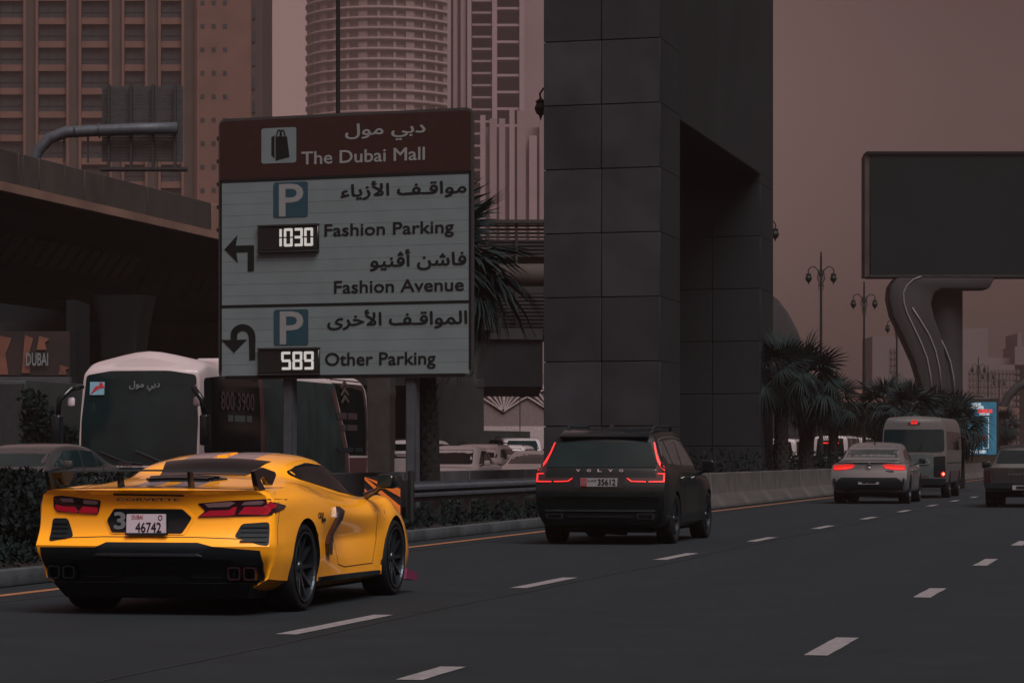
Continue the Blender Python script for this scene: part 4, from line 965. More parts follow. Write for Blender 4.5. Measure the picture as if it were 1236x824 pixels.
# number plate panel
hx = r1([(350, 360), (385, 308), (700, 310), (742, 350), (700, 420), (375, 414)])
hp = patch(bv, rnd(r1([(338, 355), (378, 300), (708, 302), (754, 350), (712, 428), (368, 422)]), .02), 'r', 'plate_recess_rim', 'yellow_car', T, .006, .03, .06)
pnl = patch(bv, rnd(hx, .015), 'r', 'plate_panel', 'black_gloss', T, .014, .03, .05)
pl = r1([(452, 332), (632, 332), (632, 424), (450, 424)]); y_ = min(v.co.y for v in pnl.data.vertices)-.006
mb = MB(); mb.prism(rnd(pl, .01), y_-.012, y_, 'y'); plt = mb.obj('number_plate', 'plate', T)
def onpl(s, x0, y0, x1, y1, m_='plate_ink', bold=.02, yy=None, par=None):
    a = sc_.rear(*Z1(x0, y1), y_); b = sc_.rear(*Z1(x1, y0), y_); return label_on(s, a[0], (yy if yy is not None else y_-.012), a[1], b[0]-a[0], b[1]-a[1], m_, par or plt, bold=bold)
onpl('46742', 480, 372, 598, 416, bold=.03); onpl('DUBAI', 463, 338, 513, 356, 'plate_red'); onpl('O', 584, 338, 604, 362)
mb = MB(); q = r1([(446, 418), (640, 418), (640, 428), (446, 428)]); mb.prism(q, y_-.02, y_, 'y'); mb.obj('plate_bracket', 'black_trim', plt)
onpl('3', 380, 326, 428, 400, 'mark_grey', .05, y_+.0035, pnl)
q = r1([(390, 240), (712, 246), (712, 252), (390, 247)]); patch(bv, q, 'r', 'deck_light', 'black_trim', T, .008, .03, .08)
onpl('CORVETTE', 398, 261, 686, 272, 'black_trim', .04, y_+.01, T).location.y -= .045
# rear window, roof stripes, engine cover
patch(bv, [(-.36, 1.24), (.36, 1.24), (.45, 1.64), (-.45, 1.64)], 't', 'rear_window', 'glass_dark', T, .006, .02, .05)
for s in (-1, 1):
    patch(bv, [(s*.30, 1.66) if s > 0 else (s*.30, 1.66), (s*.06, 1.66), (s*.06, 2.70), (s*.30, 2.70)][::s], 't', 'roof_stripe', 'stripe', T, .004, .02, .12)
    patch(bv, [(s*.26, .10), (s*.06, .10), (s*.06, 1.12), (s*.26, 1.12)][::s], 't', 'deck_stripe', 'stripe', T, .004, .02, .10)
patch(bv, [(-.045, 1.75), (.045, 1.75), (.02, 1.9), (.045, 2.0), (-.045, 2.0), (-.02, 1.9)], 't', 'roof_fin', 'yellow_car', T, .012, .02, .05)
patch(bv, [(-.22, .62), (.22, .62), (.34, .86), (-.34, .86)], 't', 'engine_louvre', 'black_trim', T, .012, .03, .06)
for k in range(3): patch(bv, [(-.24-.02*k, .65+.07*k), (.24+.02*k, .65+.07*k), (.25+.02*k, .68+.07*k), (-.25-.02*k, .68+.07*k)], 't', 'louvre_blade', 'glass_dark', T, .03, .02, .08)
for s in (-1, 1):
    pass
# wing
wg = MB(); n = 14
for i in range(n):
    pass
prf = [(0, 0), (.01, .008), (.10, .012), (.20, .006), (.205, .002), (.10, .002), (.01, -.002)]
vs = []; X_ = [-.84+1.68*i/n for i in range(n+1)]
for x in X_:
    for (y, z) in prf: vs.append((x, .02+y+.03*(x/.84)**2, 1.085+z+.012*(1-(x/.84)**2)))
m = len(prf); wg.add(vs, [(i*m+j, i*m+(j+1) % m, (i+1)*m+(j+1) % m, (i+1)*m+j) for i in range(n) for j in range(m)]+[tuple(range(m)), tuple(range(n*m, n*m+m))])
wing = wg.obj('wing', 'black_trim', T); autosmooth(wing, 40)
for s, mm in ((-1, 'black_trim'), (1, 'dark_red_trim')):
    P = [(-.02, 1.10), (.20, 1.125), (.50, 1.09), (.52, 1.06), (.42, .985), (.30, .99), (.24, 1.04), (.16, 1.05), (.13, 1.03), (.26, .955), (.10, .93), (.04, .99)]
    mb = MB(); mb.prism(P, s*.835-.02, s*.835+.02, 'x'); bevelled(mb, 'end_plate', mm, wing, .006, 1)
for x in (-.27, .30): mb = MB(); mb.prism([(.05, 1.09), (.12, 1.09), (.17, .96), (.07, .955)], x-.012, x+.012, 'x'); mb.obj('strut', 'black_gloss', wing)
# side glass, blade, intake, door line, mirror, sills
sg_ = [(1.55, 1.025), (2.1, .965), (2.55, .915), (3.0, .88), (3.26, .872), (3.22, .90), (3.05, .95), (2.85, 1.035), (2.55, 1.13), (2.1, 1.158), (1.75, 1.13), (1.5, 1.09), (1.46, 1.06)]
for s in (1, -1):
    patch(bv, rnd(sg_, .03), 's', 'side_window', 'glass_dark', T, .006, .02, .06, s)
    bl_ = s2([(541, 298), (566, 318), (556, 358), (520, 420), (512, 470), (504, 521), (487, 512), (484, 468), (500, 430), (533, 350)], .94)
    patch(bv, bl_, 's', 'side_blade', 'dark_red_trim', T, .035, .05, .06, s)
    ink = s2([(508, 350), (533, 350), (500, 430), (486, 470), (489, 512), (470, 508), (462, 440), (488, 380)], .94)
    for L_ in ([(1.92, .90), (1.86, .72), (1.90, .50), (1.98, .33), (2.2, .30), (3.05, .30)], [(3.05, .30), (3.14, .50), (3.12, .70), (3.02, .84)]):
        line_patch(bv, L_, .007, 's', 'door_seam', 'black_trim', T, .0015, .01, .1, s)
    patch(bv, [(1.38, .20), (3.20, .20), (3.20, .235), (1.38, .25)], 's', 'sill', 'black_trim', T, .03, .06, .15, s)
    patch(bv, [(1.40, .10), (3.24, .10), (3.24, .20), (1.40, .20)], 's', 'sill_skirt', 'black_trim', T, .0, .05, .2, s)
    mb = MB(); prm = [(2.96, .935), (3.10, .935), (3.14, .98), (3.10, 1.055), (2.96, 1.06), (2.94, 1.0)]
    mb.prism(prm, s*.98, s*1.13, 'x'); mr = bevelled(mb, 'mirror', 'black_gloss', T, .035, 3)
    mb = MB(); mb.tube([(s*.84, 3.1, .87), (s*.95, 3.06, .92), (s*1.0, 3.05, .96)], [.035, .022, .03], 8); mb.obj('mirror_arm', 'dark_red_trim', mr)
    mb = MB(); mb.prism(rnd([(s*1.0, .952), (s*1.115, .952), (s*1.115, 1.043), (s*1.0, 1.048)], .02), 2.932, 2.94, 'y'); mb.obj('mirror_glass', 'glass_teal', mr)
    for (wy, wr, ww_) in ((.95, .345, .315), (3.67, .33, .255)): wheel(T, s*.958, wy, wr, ww_, 'rim', 10, .80, 'rim_edge')
    mb = MB(); mb.prism([(3.96, .13), (4.35, .10), (4.36, .16), (4.0, .22)], s*.90, s*.97, 'x'); mb.obj('front_canard', 'magenta_plate', T)
for s in (1, -1):
    line_patch(bv, [(s*.70, .10), (s*.70, .60), (s*.60, 1.20)][::s], .007, 't', 'hatch_seam', 'black_trim', T, .0015, .01, .1)
    line_patch(bv, [(.30, .94), (.27, .80), (.22, .66), (.20, .54)], .006, 's', 'bumper_seam', 'black_trim', T, .0015, .01, .1, s)
    line_patch(bv, [(3.30, .86), (3.34, .74), (3.30, .66)], .006, 's', 'wing_seam', 'black_trim', T, .0015, .01, .1, s)
line_patch(bv, [(-.80, .585), (-.36, .60), (.36, .60), (.80, .585)], .006, 'r', 'bumper_seam', 'black_trim', T, .0015, .01, .08)
patch(bv, [(-.40, .475), (.40, .475), (.44, .455), (-.44, .455)], 'r', 'diffuser_lip', 'post_steel', T, .045, .03, .08)
label_on('C8.R', .976, *sc_.side(*Z2(452, 352), .96), .155, .045, 'black_trim', T, axis='s', bold=.03)
label_on('— —', .976, *sc_.side(*Z2(468, 366), .96), .105, .02, 'black_trim', T, axis='s', bold=.03)
patch(bv, [(-.66, 2.62), (.66, 2.62), (.72, 3.22), (-.72, 3.22)], 't', 'windscreen', 'glass_dark', T, .006, .02, .1)
mb = MB(); mb.box(-.72, .72, .30, 4.3, .12, .17); mb.obj('underbody', 'under', T)

# ---------------------------------------------------------------- generic stations
def ring(zb, wl, wm, zbelt, wb, zt, wt, dy=None):
    hgt = zt-zbelt
    P = [(0, zb), (wl*.82, zb), (wl, zb+.10), (wm, (zb+zbelt)*.5-.02), (wm+.005, zbelt-.22), (wb, zbelt-.05), (wb-.03, zbelt)]
    if hgt > .18: P += [(wb-.07, zbelt+.04), (wt+.05, zt-.12), (wt-.10, zt-.02), (0, zt)]
    else: P += [(wb-.08, zbelt+hgt*.35), (wb-.20, zbelt+hgt*.6), (wb-.34, zbelt+hgt*.8), (0, zt)]
    return P
def simple_car(c, Ln, W_, Ht, style, paint, wr=.33, wbase=2.7, ro=.85, glass='glass_teal', rev_lights=False, det=True):
    """background car: full body, glass, wheels, lamps; style sedan / suv / van / hatch"""
    w2 = W_/2; T = c.t; zb = .24; bl = {'sedan': .92, 'suv': 1.08, 'van': 1.12, 'hatch': .96}[style]; fr_ = Ln
    def st(y, belt, top, wt=None, sh=1.0): return (y, ring(zb, w2*.93*sh, w2*sh, belt, w2*.985*sh, top, (wt or w2*.72)))
    if style == 'sedan': S = [st(.05, bl-.04, bl+.0, sh=.93), st(.30, bl, bl+.07), st(.75, bl, bl+.10), st(1.30, bl, Ht-.08), st(1.9, bl, Ht), st(2.5, bl-.01, Ht-.03), st(3.3, bl-.04, bl+.06), st(3.9, bl-.12, bl-.04), st(fr_-.12, bl-.22, bl-.16, sh=.92), st(fr_, bl-.34, bl-.28, sh=.8)]
    elif style == 'hatch': S = [st(.05, bl-.03, bl+.02, sh=.94), st(.22, bl, bl+.16), st(.65, bl, Ht-.14), st(1.2, bl, Ht-.03), st(1.9, bl, Ht), st(2.6, bl-.02, Ht-.08), st(3.35, bl-.05, bl+.04), st(3.9, bl-.14, bl-.06), st(fr_-.1, bl-.24, bl-.20, sh=.9), st(fr_, bl-.36, bl-.3, sh=.8)]
    elif style == 'suv': S = [st(.05, bl-.03, bl+.25, sh=.95), st(.22, bl, Ht-.30), st(.45, bl, Ht-.05), st(1.2, bl, Ht), st(2.2, bl, Ht), st(2.8, bl-.01, Ht-.10), st(3.5, bl-.04, bl+.05), st(4.1, bl-.10, bl-.03), st(fr_-.1, bl-.22, bl-.16, sh=.93), st(fr_, bl-.40, bl-.34, sh=.85)]
    else: S = [st(.05, bl, Ht-.10, w2*.80, .97), st(.2, bl, Ht-.02, w2*.82), st(1.5, bl, Ht, w2*.82), st(fr_-1.5, bl, Ht-.02, w2*.82), st(fr_-1.0, bl-.02, Ht-.25, w2*.8), st(fr_-.35, bl-.12, bl+.1, sh=.98), st(fr_, bl-.35, bl-.28, sh=.9)]
    b, bv = shell(S, paint, T, [(ro, wr, wr, w2), (ro+wbase, wr, wr, w2)], seg=3, ks=4, bulge=(.04, .12), ww=.24)
    t0, t1 = (1.0, 3.1) if style in ('sedan', 'hatch') else ((.35, 3.3) if style == 'suv' else (.25, fr_-.8))
    for s in (1, -1):
        a = bl+.06; top = Ht-.14
        if style == 'sedan': Q = [[(.95, a), (1.30, top-.04), (1.75, top+.02), (1.80, a)], [(1.86, a), (1.82, top+.02), (2.35, top), (2.95, a)]]
        elif style == 'hatch': Q = [[(.70, a+.05), (.95, top-.06), (1.05, top-.02), (1.10, a)], [(1.16, a), (1.12, top), (1.75, top+.02), (1.80, a)], [(1.86, a), (1.82, top+.02), (2.45, top), (3.05, a)]]
        elif style == 'suv': Q = [[(.45, a+.10), (.62, top), (1.05, top), (1.1, a)], [(1.16, a), (1.14, top), (1.95, top), (2.0, a)], [(2.06, a), (2.02, top), (2.65, top-.03), (3.15, a)]]
        else: Q = [[(.35, a), (.35, top), (1.35, top), (1.35, a)], [(1.45, a), (1.45, top), (fr_-2.2, top), (fr_-2.2, a)], [(fr_-2.1, a), (fr_-2.1, top), (fr_-1.35, top), (fr_-.75, a)]]
        for q in Q: patch(bv, rnd(q, .04), 's', 'side_window', glass, T, .005, .02, .16, s)
        for y in (ro, ro+wbase): wheel(T, s*(w2-.01), y, wr, .22, 'rim', 7, .66)
        ym = 3.0 if style != 'van' else fr_-.8
        mb = MB(); mb.box(s*(w2+.04), s*(w2+.20), ym, ym+.10, bl+.02, bl+.16); bevelled(mb, 'mirror', paint, T, .03, 2)
        mb = MB(); mb.tube([(s*(w2-.1), ym+.05, bl), (s*(w2+.1), ym+.05, bl+.07)], .02, 6); mb.obj('mirror_arm', 'black_trim', T)
        tlz = bl-.16
        patch(bv, rnd([(s*(w2-.36), tlz), (s*(w2-.04), tlz-.02), (s*(w2-.04), tlz+.12), (s*(w2-.30), tlz+.11)][::s], .02), 'r', 'tail_light', 'dark_lens', T, .006, .03, .1)
        patch(bv, rnd([(s*(w2-.42), bl-.40), (s*(w2-.10), bl-.36), (s*(w2-.10), bl-.24), (s*(w2-.40), bl-.30)][::s], .02), 'f', 'headlight', 'clear_lens', T, .006, .03, .1)
        for L_ in ([(1.85, bl), (1.83, .42), (2.9, .36), (3.05, .6), (3.0, bl-.02)], [(1.80, bl), (1.78, .40), (1.25, .42), (1.0, .75), (.98, bl)]):
            line_patch(bv, L_, .008, 's', 'door_seam', 'black_trim', T, .001, .01, .2, s)
    if style in ('sedan', 'hatch'):
        patch(bv, rnd([(-w2*.66, bl+.08), (w2*.66, bl+.08), (w2*.58, Ht-.10), (-w2*.58, Ht-.10)], .05), 'r', 'rear_window', glass, T, .006, .03, .14)
        patch(bv, rnd([(-w2*.72, bl+.06), (w2*.72, bl+.06), (w2*.62, Ht-.09), (-w2*.62, Ht-.09)], .05), 'f', 'windscreen', glass, T, .006, .03, .14)
    else:
        patch(bv, rnd([(-w2*.78, bl+.06), (w2*.78, bl+.06), (w2*.68, Ht-.14), (-w2*.68, Ht-.14)], .06), 'r', 'rear_window', glass, T, .006, .03, .14)
        patch(bv, rnd([(-w2*.78, bl+.06), (w2*.78, bl+.06), (w2*.66, Ht-.13), (-w2*.66, Ht-.13)], .06), 'f', 'windscreen', glass, T, .006, .03, .14)
        for s in (-1, 1): mb = MB(); mb.tube([(s*w2*.66, .7, Ht-.03), (s*w2*.68, .8, Ht+.04), (s*w2*.68, 2.3, Ht+.04), (s*w2*.66, 2.45, Ht-.03)], .018, 6); mb.obj('roof_rail', 'black_trim', T)
    patch(bv, [(-w2*.6, .42), (w2*.6, .42), (w2*.55, .62), (-w2*.55, .62)], 'f', 'grille', 'black_trim', T, .006, .03, .14)
    patch(bv, [(-.26, .50), (.26, .50), (.26, .61), (-.26, .61)], 'r', 'number_plate', 'plate_grey', T, .01, .02, .2)
    patch(bv, [(-w2*.85, .26), (w2*.85, .26), (w2*.85, .42), (-w2*.85, .42)], 'r', 'bumper_trim', 'black_trim', T, .008, .03, .2)
    mb = MB(); mb.box(-w2+.25, w2-.25, .25, Ln-.25, .16, .26); mb.obj('underbody', 'under', T)
    return bv

# ---------------------------------------------------------------- black SUV
vo = Car('suv', 'black SUV with lit L shaped red tail lights beside the portal pillar', 'car', 38.35, -7.63); T = vo.t; T.scale = (.955, .955, .955)
S = [
 (.0, [(0, .27, .12), (.74, .27, .12), (.86, .36, .08), (.915, .55, .02), (.925, .78, .0), (.93, .95, .06), (.915, 1.06, .10), (.875, 1.10, .13), (.72, 1.47, .38), (.66, 1.555, .44), (0, 1.60, .42)]),
 (.28, [(0, .24), (.78, .24), (.90, .34), (.945, .55), (.95, .78), (.945, .97), (.925, 1.07), (.885, 1.11), (.73, 1.48, .20), (.665, 1.57, .24), (0, 1.615, .22)]),
 (.95, [(0, .22), (.80, .22), (.93, .32), (.95, .55), (.95, .80), (.945, .97), (.92, 1.06), (.88, 1.10), (.735, 1.50), (.65, 1.60), (0, 1.65)]),
 (1.7, [(0, .22), (.80, .22), (.92, .32), (.925, .55), (.925, .80), (.94, .95), (.915, 1.03), (.875, 1.07), (.735, 1.51), (.64, 1.62), (0, 1.665)]),
 (2.5, [(0, .22), (.80, .22), (.92, .32), (.925, .55), (.925, .80), (.94, .93), (.91, 1.01), (.87, 1.05), (.72, 1.48), (.62, 1.585), (0, 1.63)]),
 (3.05, [(0, .22), (.80, .22), (.92, .32), (.93, .55), (.935, .80), (.94, .92), (.905, 1.0), (.87, 1.03), (.76, 1.24), (.64, 1.31), (0, 1.36)]),
 (3.5, [(0, .22), (.80, .22), (.93, .32), (.95, .55), (.95, .78), (.93, .90), (.88, .98), (.82, 1.01), (.72, 1.03), (.55, 1.05), (0, 1.08)]),
 (4.1, [(0, .22), (.78, .22), (.90, .32), (.93, .52), (.93, .74), (.90, .86), (.85, .93), (.78, .96), (.66, .98), (.5, 1.0), (0, 1.01)]),
 (4.69, [(0, .28, .0), (.55, .28, -.05), (.70, .34, -.08), (.76, .50, -.06), (.76, .66, -.06), (.72, .76, -.08), (.68, .82, -.1), (.62, .85, -.1), (.55, .87, -.1), (.45, .88, -.08), (0, .90, -.05)]),
]
_, bv = shell(S, 'suv_black', T, [(.95, .36, .36, .92), (3.82, .36, .36, .92)], seg=5, ks=5, rb=(7,), bulge=(.05, .08), ww=.28)
def Z5(x, y): return (640+x/4.848, 500+y/4.848)
def r5(P, y=.05): return [vo.rear(*Z5(*p), y) for p in P]
def s5(P, x=.92): return [vo.side(*Z5(*p), x) for p in P]
patch(bv, rnd([(-.66, 1.455), (.66, 1.455), (.80, 1.13), (.78, 1.10), (-.78, 1.10), (-.80, 1.13)], .03), 'r', 'rear_window', 'glass_teal', T, .008, .03, .07)
mb = MB(); mb.prism([(.30, 1.535), (.46, 1.60), (.8, 1.65), (.8, 1.60), (.44, 1.53), (.32, 1.50)], -.64, .64, 'x'); bevelled(mb, 'roof_spoiler', 'black_gloss', T, .012, 2)
mb = MB(); mb.tube([(.05, .16, 1.18), (-.1, .13, 1.15), (-.32, .16, 1.17)], .012, 6); mb.tube([(.30, .13, 1.135), (-.12, .14, 1.145)], .018, 6); mb.obj('rear_wiper', 'black_trim', T)
for s in (-1, 1):
    def m_(P): return P if s > 0 else mirror(P)
    hs_ = patch(bv, m_([(.70, 1.46), (.735, 1.46), (.84, 1.20), (.925, 1.05), (.945, .88), (.80, .885), (.45, .90), (.40, .95), (.46, .95), (.80, .945), (.78, 1.06), (.80, 1.14)]), 'r', 'tail_light', 'dark_lens', T, .006, .03, .06)
    up = [(.708, 1.45), (.728, 1.45), (.775, 1.30), (.83, 1.185), (.915, 1.065), (.915, 1.045), (.85, 1.10), (.795, 1.18), (.752, 1.30)]
    patch(bv, m_(up), 'r', 'light_bar', 'led_red', hs_, .016, .02, .04)
    patch(bv, m_([(.82, 1.015), (.922, 1.015), (.922, .888), (.70, .888), (.70, .902), (.902, .906), (.902, 1.0), (.82, 1.002)]), 'r', 'light_bar', 'led_red', hs_, .016, .02, .04)
    patch(bv, m_([(.66, .888), (.66, .902), (.46, .908), (.395, .948), (.387, .941), (.45, .894)]), 'r', 'light_bar', 'led_red', hs_, .016, .02, .04)
    patch(bv, m_([(.60, .645), (.88, .65), (.88, .660), (.60, .655)]), 'r', 'reflector', 'dark_lens', T, .012, .02, .1)
    patch(bv, rnd(m_([(.53, .44), (.78, .44), (.77, .365), (.54, .365)]), .02), 'r', 'exhaust_tip', 'chrome', T, .03, .04, .1)
    patch(bv, rnd(m_([(.55, .43), (.76, .43), (.75, .375), (.56, .375)]), .02), 'r', 'exhaust_pipe', 'under', T, .034, .02, .1)
    for Q in ([(735, 140), (760, 118), (800, 215), (775, 235), (735, 200)],):
        pass
    A = 1.12
    for q in ([(.42, 1.30), (.62, 1.46), (.80, 1.47), (.98, 1.15), (.62, 1.14)], [(1.06, 1.14), (.88, 1.47), (1.70, 1.50), (1.78, 1.12)], [(1.86, 1.12), (1.78, 1.50), (2.42, 1.47), (3.02, 1.16), (3.04, 1.11)]):
        patch(bv, rnd(q, .03), 's', 'side_window', 'glass_mid', T, .004, .02, .08, s)
    line_patch(bv, [(.36, 1.25), (.58, 1.49), (1.0, 1.525), (1.8, 1.535), (2.45, 1.50), (3.12, 1.13)], .018, 's', 'window_trim', 'chrome', T, .006, .02, .1, s)
    mb = MB(); mb.tube([(s*.60, .75, 1.60), (s*.63, .85, 1.675), (s*.63, 2.2, 1.69), (s*.60, 2.35, 1.62)], .018, 8); mb.obj('roof_rail', 'black_trim', T)
    mb = MB(); mb.box(s*.98, s*1.17, 2.92, 3.08, 1.02, 1.20); mr = bevelled(mb, 'mirror', 'black_gloss', T, .05, 3)
    mb = MB(); mb.prism(rnd([(s*.99, 1.04), (s*1.15, 1.04), (s*1.15, 1.18), (s*.99, 1.18)], .03), 2.912, 2.92, 'y'); mb.obj('mirror_glass', 'glass_dark', mr)
    mb = MB(); mb.tube([(s*.90, 3.02, .99), (s*1.04, 3.0, 1.05)], .03, 8); mb.obj('mirror_arm', 'black_trim', mr)
    for y in (1.25, 2.15): mb = MB(); mb.tube([(s*.945, y, .93), (s*.985, y+.03, .945), (s*.985, y+.20, .945), (s*.945, y+.23, .935)], .014, 6); mb.obj('door_handle', 'black_gloss', T)
    for L_ in ([(1.82, 1.08), (1.80, .40), (2.8, .34), (3.0, .5), (3.05, 1.02)], [(1.78, 1.08), (1.76, .40), (1.42, .42), (1.30, .8), (1.02, 1.08)]): line_patch(bv, L_, .007, 's', 'door_seam', 'under', T, .001, .01, .15, s)
    patch(bv, [(1.42, .30), (3.35, .30), (3.35, .40), (1.42, .42)], 's', 'sill_trim', 'chrome' if False else 'black_trim', T, .012, .03, .2, s)
    for y in (.95, 3.82): wheel(T, s*.935, y, .36, .25, 'rim', 5, .72)
patch(bv, [(-.86, .70), (-.80, .755), (-.62, .755), (-.58, .70), (.58, .70), (.62, .755), (.80, .755), (.86, .70), (.86, .68), (-.86, .68)], 'r', 'bumper_shelf', 'suv_black', T, .045, .05, .07)
patch(bv, rnd([(-.40, 1.0), (.40, 1.0), (.36, .80), (-.36, .80)], .04), 'r', 'plate_recess', 'black_gloss', T, .012, .03, .08)
patch(bv, [(-.80, .475), (.80, .475), (.78, .495), (-.78, .495)], 'r', 'bumper_line', 'chrome', T, .02, .03, .1)
patch(bv, rnd([(-.84, .44), (.84, .44), (.74, .29), (-.74, .29)], .04), 'r', 'bumper_trim', 'black_trim', T, .010, .03, .1)
patch(bv, [(-.45, .405), (.45, .405), (.48, .39), (-.48, .39)], 'r', 'skid_line', 'steel', T, .03, .03, .1)
yq = -.045
mb = MB(); mb.prism(rnd([(-.262, .825), (.262, .825), (.262, .945), (-.262, .945)], .01), yq-.03, yq+.12, 'y'); npl = mb.obj('number_plate', 'plate_grey', T)
mb = MB(); mb.box(-.255, -.17, yq-.034, yq-.03, .83, .94); mb.obj('plate_band', 'plate_red', npl)
label_on('35612', -.01, yq-.031, .843, .25, .085, 'plate_ink', npl, bold=.06); label_on('19', -.245, yq-.035, .85, .06, .06, 'mark_grey', npl)
label_on('U.A.E', -.155, yq-.031, .895, .12, .03, 'plate_ink', npl); 
for k, ch in enumerate('VOLVO'): label_on(ch, -.33+.155*k, -.035, 1.035, .055, .035, 'plate', T, bold=.03)
mb = MB(); mb.prism([(.80, 1.645), (1.0, 1.66), (.86, 1.72)], -.02, .02, 'x'); mb.obj('antenna_fin', 'black_gloss', T)
patch(bv, rnd([(-.62, 3.0), (.62, 3.0), (.70, 3.5), (-.70, 3.5)], .05), 't', 'windscreen', 'glass_dark', T, .006, .03, .12)
mb = MB(); mb.box(-.7, .7, .3, 4.4, .17, .25); mb.tube([(-.3, .5, .24), (.3, .45, .22)], .09, 8); mb.obj('underbody', 'under', T)

# ---------------------------------------------------------------- silver coupe SUV
me_ = Car('coupe', 'silver coupe with lit red tail lights ahead of the black SUV', 'car', 72.7, -7.60); T = me_.t
S = [
 (.0, [(0, .30, .10), (.78, .30, .10), (.89, .40, .06), (.935, .58, .0), (.945, .74, .02), (.94, .86, .05), (.915, .95, .06), (.86, 1.0, .06), (.78, 1.035, .04), (.68, 1.05, .02), (0, 1.07, -.02)]),
 (.30, [(0, .26), (.80, .26), (.92, .36), (.955, .56), (.96, .74), (.955, .88), (.93, .97), (.87, 1.02), (.79, 1.05), (.69, 1.08), (0, 1.11)]),
 (.62, [(0, .24), (.80, .24), (.93, .36), (.965, .56), (.965, .74), (.955, .90), (.925, .99), (.87, 1.03), (.76, 1.12), (.66, 1.20), (0, 1.24)]),
 (1.3, [(0, .24), (.80, .24), (.93, .34), (.95, .56), (.95, .74), (.95, .90), (.92, .99), (.87, 1.03), (.70, 1.33), (.60, 1.42), (0, 1.47)]),
 (2.1, [(0, .24), (.80, .24), (.92, .34), (.93, .56), (.93, .74), (.94, .89), (.91, .98), (.86, 1.02), (.70, 1.42), (.58, 1.52), (0, 1.56)]),
 (2.8, [(0, .24), (.80, .24), (.92, .34), (.93, .56), (.93, .74), (.94, .88), (.90, .97), (.85, 1.0), (.70, 1.33), (.58, 1.42), (0, 1.47)]),
 (3.6, [(0, .24), (.80, .24), (.93, .34), (.95, .56), (.95, .72), (.93, .86), (.88, .94), (.82, .97), (.72, .99), (.55, 1.01), (0, 1.03)]),
 (4.2, [(0, .24), (.78, .24), (.90, .34), (.93, .52), (.92, .68), (.89, .80), (.83, .88), (.76, .91), (.66, .93), (.5, .94), (0, .95)]),
 (4.75, [(0, .28, 0), (.5, .28, -.1), (.68, .34, -.14), (.74, .46, -.1), (.72, .58, -.1), (.68, .68, -.1), (.62, .74, -.1), (.56, .77, -.1), (.5, .78, -.1), (.4, .79, -.08), (0, .80, -.05)]),
]
_, bv = shell(S, 'silver_paint', T, [(.92, .36, .36, .93), (3.78, .36, .36, .93)], seg=4, ks=5, bulge=(.07, .1), ww=.3)
patch(bv, rnd([(-.60, 1.44), (.60, 1.44), (.72, 1.17), (-.72, 1.17)], .05), 'r', 'rear_window', 'glass_mid', T, .006, .03, .1)
patch(bv, [(-.72, 1.075), (.72, 1.075), (.62, 1.095), (-.62, 1.095)], 'r', 'boot_spoiler', 'black_trim', T, .03, .05, .1)
for s in (-1, 1):
    def m_(P): return P if s > 0 else mirror(P)
    tl_ = patch(bv, rnd(m_([(.34, .98), (.52, .995), (.90, .965), (.90, .84), (.60, .85), (.38, .90)]), .03), 'r', 'tail_light', 'led_red_dim', T, .008, .03, .07)
    patch(bv, m_([(.40, .93), (.86, .90), (.88, .875), (.60, .87), (.42, .90)]), 'r', 'light_bar', 'led_red', tl_, .014, .02, .07)
    for q in ([(.95, 1.10), (1.35, 1.28), (1.75, 1.38), (1.78, 1.07)], [(1.86, 1.07), (1.83, 1.39), (2.35, 1.37), (3.0, 1.08)]): patch(bv, rnd(q, .03), 's', 'side_window', 'glass_dark', T, .005, .02, .1, s)
    mb = MB(); mb.box(s*.98, s*1.16, 2.95, 3.07, 1.0, 1.14); bevelled(mb, 'mirror', 'black_gloss', T, .04, 2)
    mb = MB(); mb.tube([(s*.88, 3.0, .98), (s*1.05, 3.0, 1.04)], .025, 6); mb.obj('mirror_arm', 'black_trim', T)
    for y in (1.2, 2.1): mb = MB(); mb.tube([(s*.95, y, .84), (s*.985, y+.03, .85), (s*.985, y+.18, .85), (s*.95, y+.2, .84)], .013, 6); mb.obj('door_handle', 'silver_paint', T)
    for L_ in ([(1.82, 1.0), (1.80, .42), (2.8, .36), (3.0, .55), (3.05, .98)],): line_patch(bv, L_, .008, 's', 'door_seam', 'under', T, .001, .01, .15, s)
    for y in (.92, 3.78): wheel(T, s*.95, y, .36, .28, 'rim', 5, .75)
    patch(bv, m_([(.78, .42), (.86, .44), (.90, .62), (.86, .66)]), 'r', 'bumper_slot', 'black_trim', T, .008, .02, .08)
patch(bv, rnd([(-.80, .58), (-.70, .66), (.70, .66), (.80, .58), (.86, .36), (.80, .29), (-.80, .29), (-.86, .36)], .03), 'r', 'bumper_trim', 'black_trim', T, .010, .04, .09)
mb = MB(); mb.box(-.26, .26, -.075, .05, .49, .61); npl = mb.obj('number_plate', 'plate_grey', T); label_on('— ——', -.16, -.077, .52, .34, .06, 'plate_ink', npl)
mb = MB(); mb.lathe([(.052, -.06), (.062, -.062), (.062, -.04), (.052, -.04)], 20, 'y'); mb.tube([(0, -.06, 0), (0, -.06, .055)], .006, 5); mb.tube([(0, -.06, 0), (.045, -.06, -.028)], .006, 5); mb.tube([(0, -.06, 0), (-.045, -.06, -.028)], .006, 5)
mb.obj('badge', 'chrome', T, loc=(0, .0, .93))
label_on('——', .42, -.03, .80, .2, .035, 'chrome', T)
mb = MB(); mb.prism([(1.35, 1.46), (1.6, 1.51), (1.42, 1.57)], -.02, .02, 'x'); mb.obj('antenna_fin', 'black_gloss', T)
mb = MB(); mb.box(-.75, .75, .3, 4.4, .18, .26); mb.obj('underbody', 'under', T)

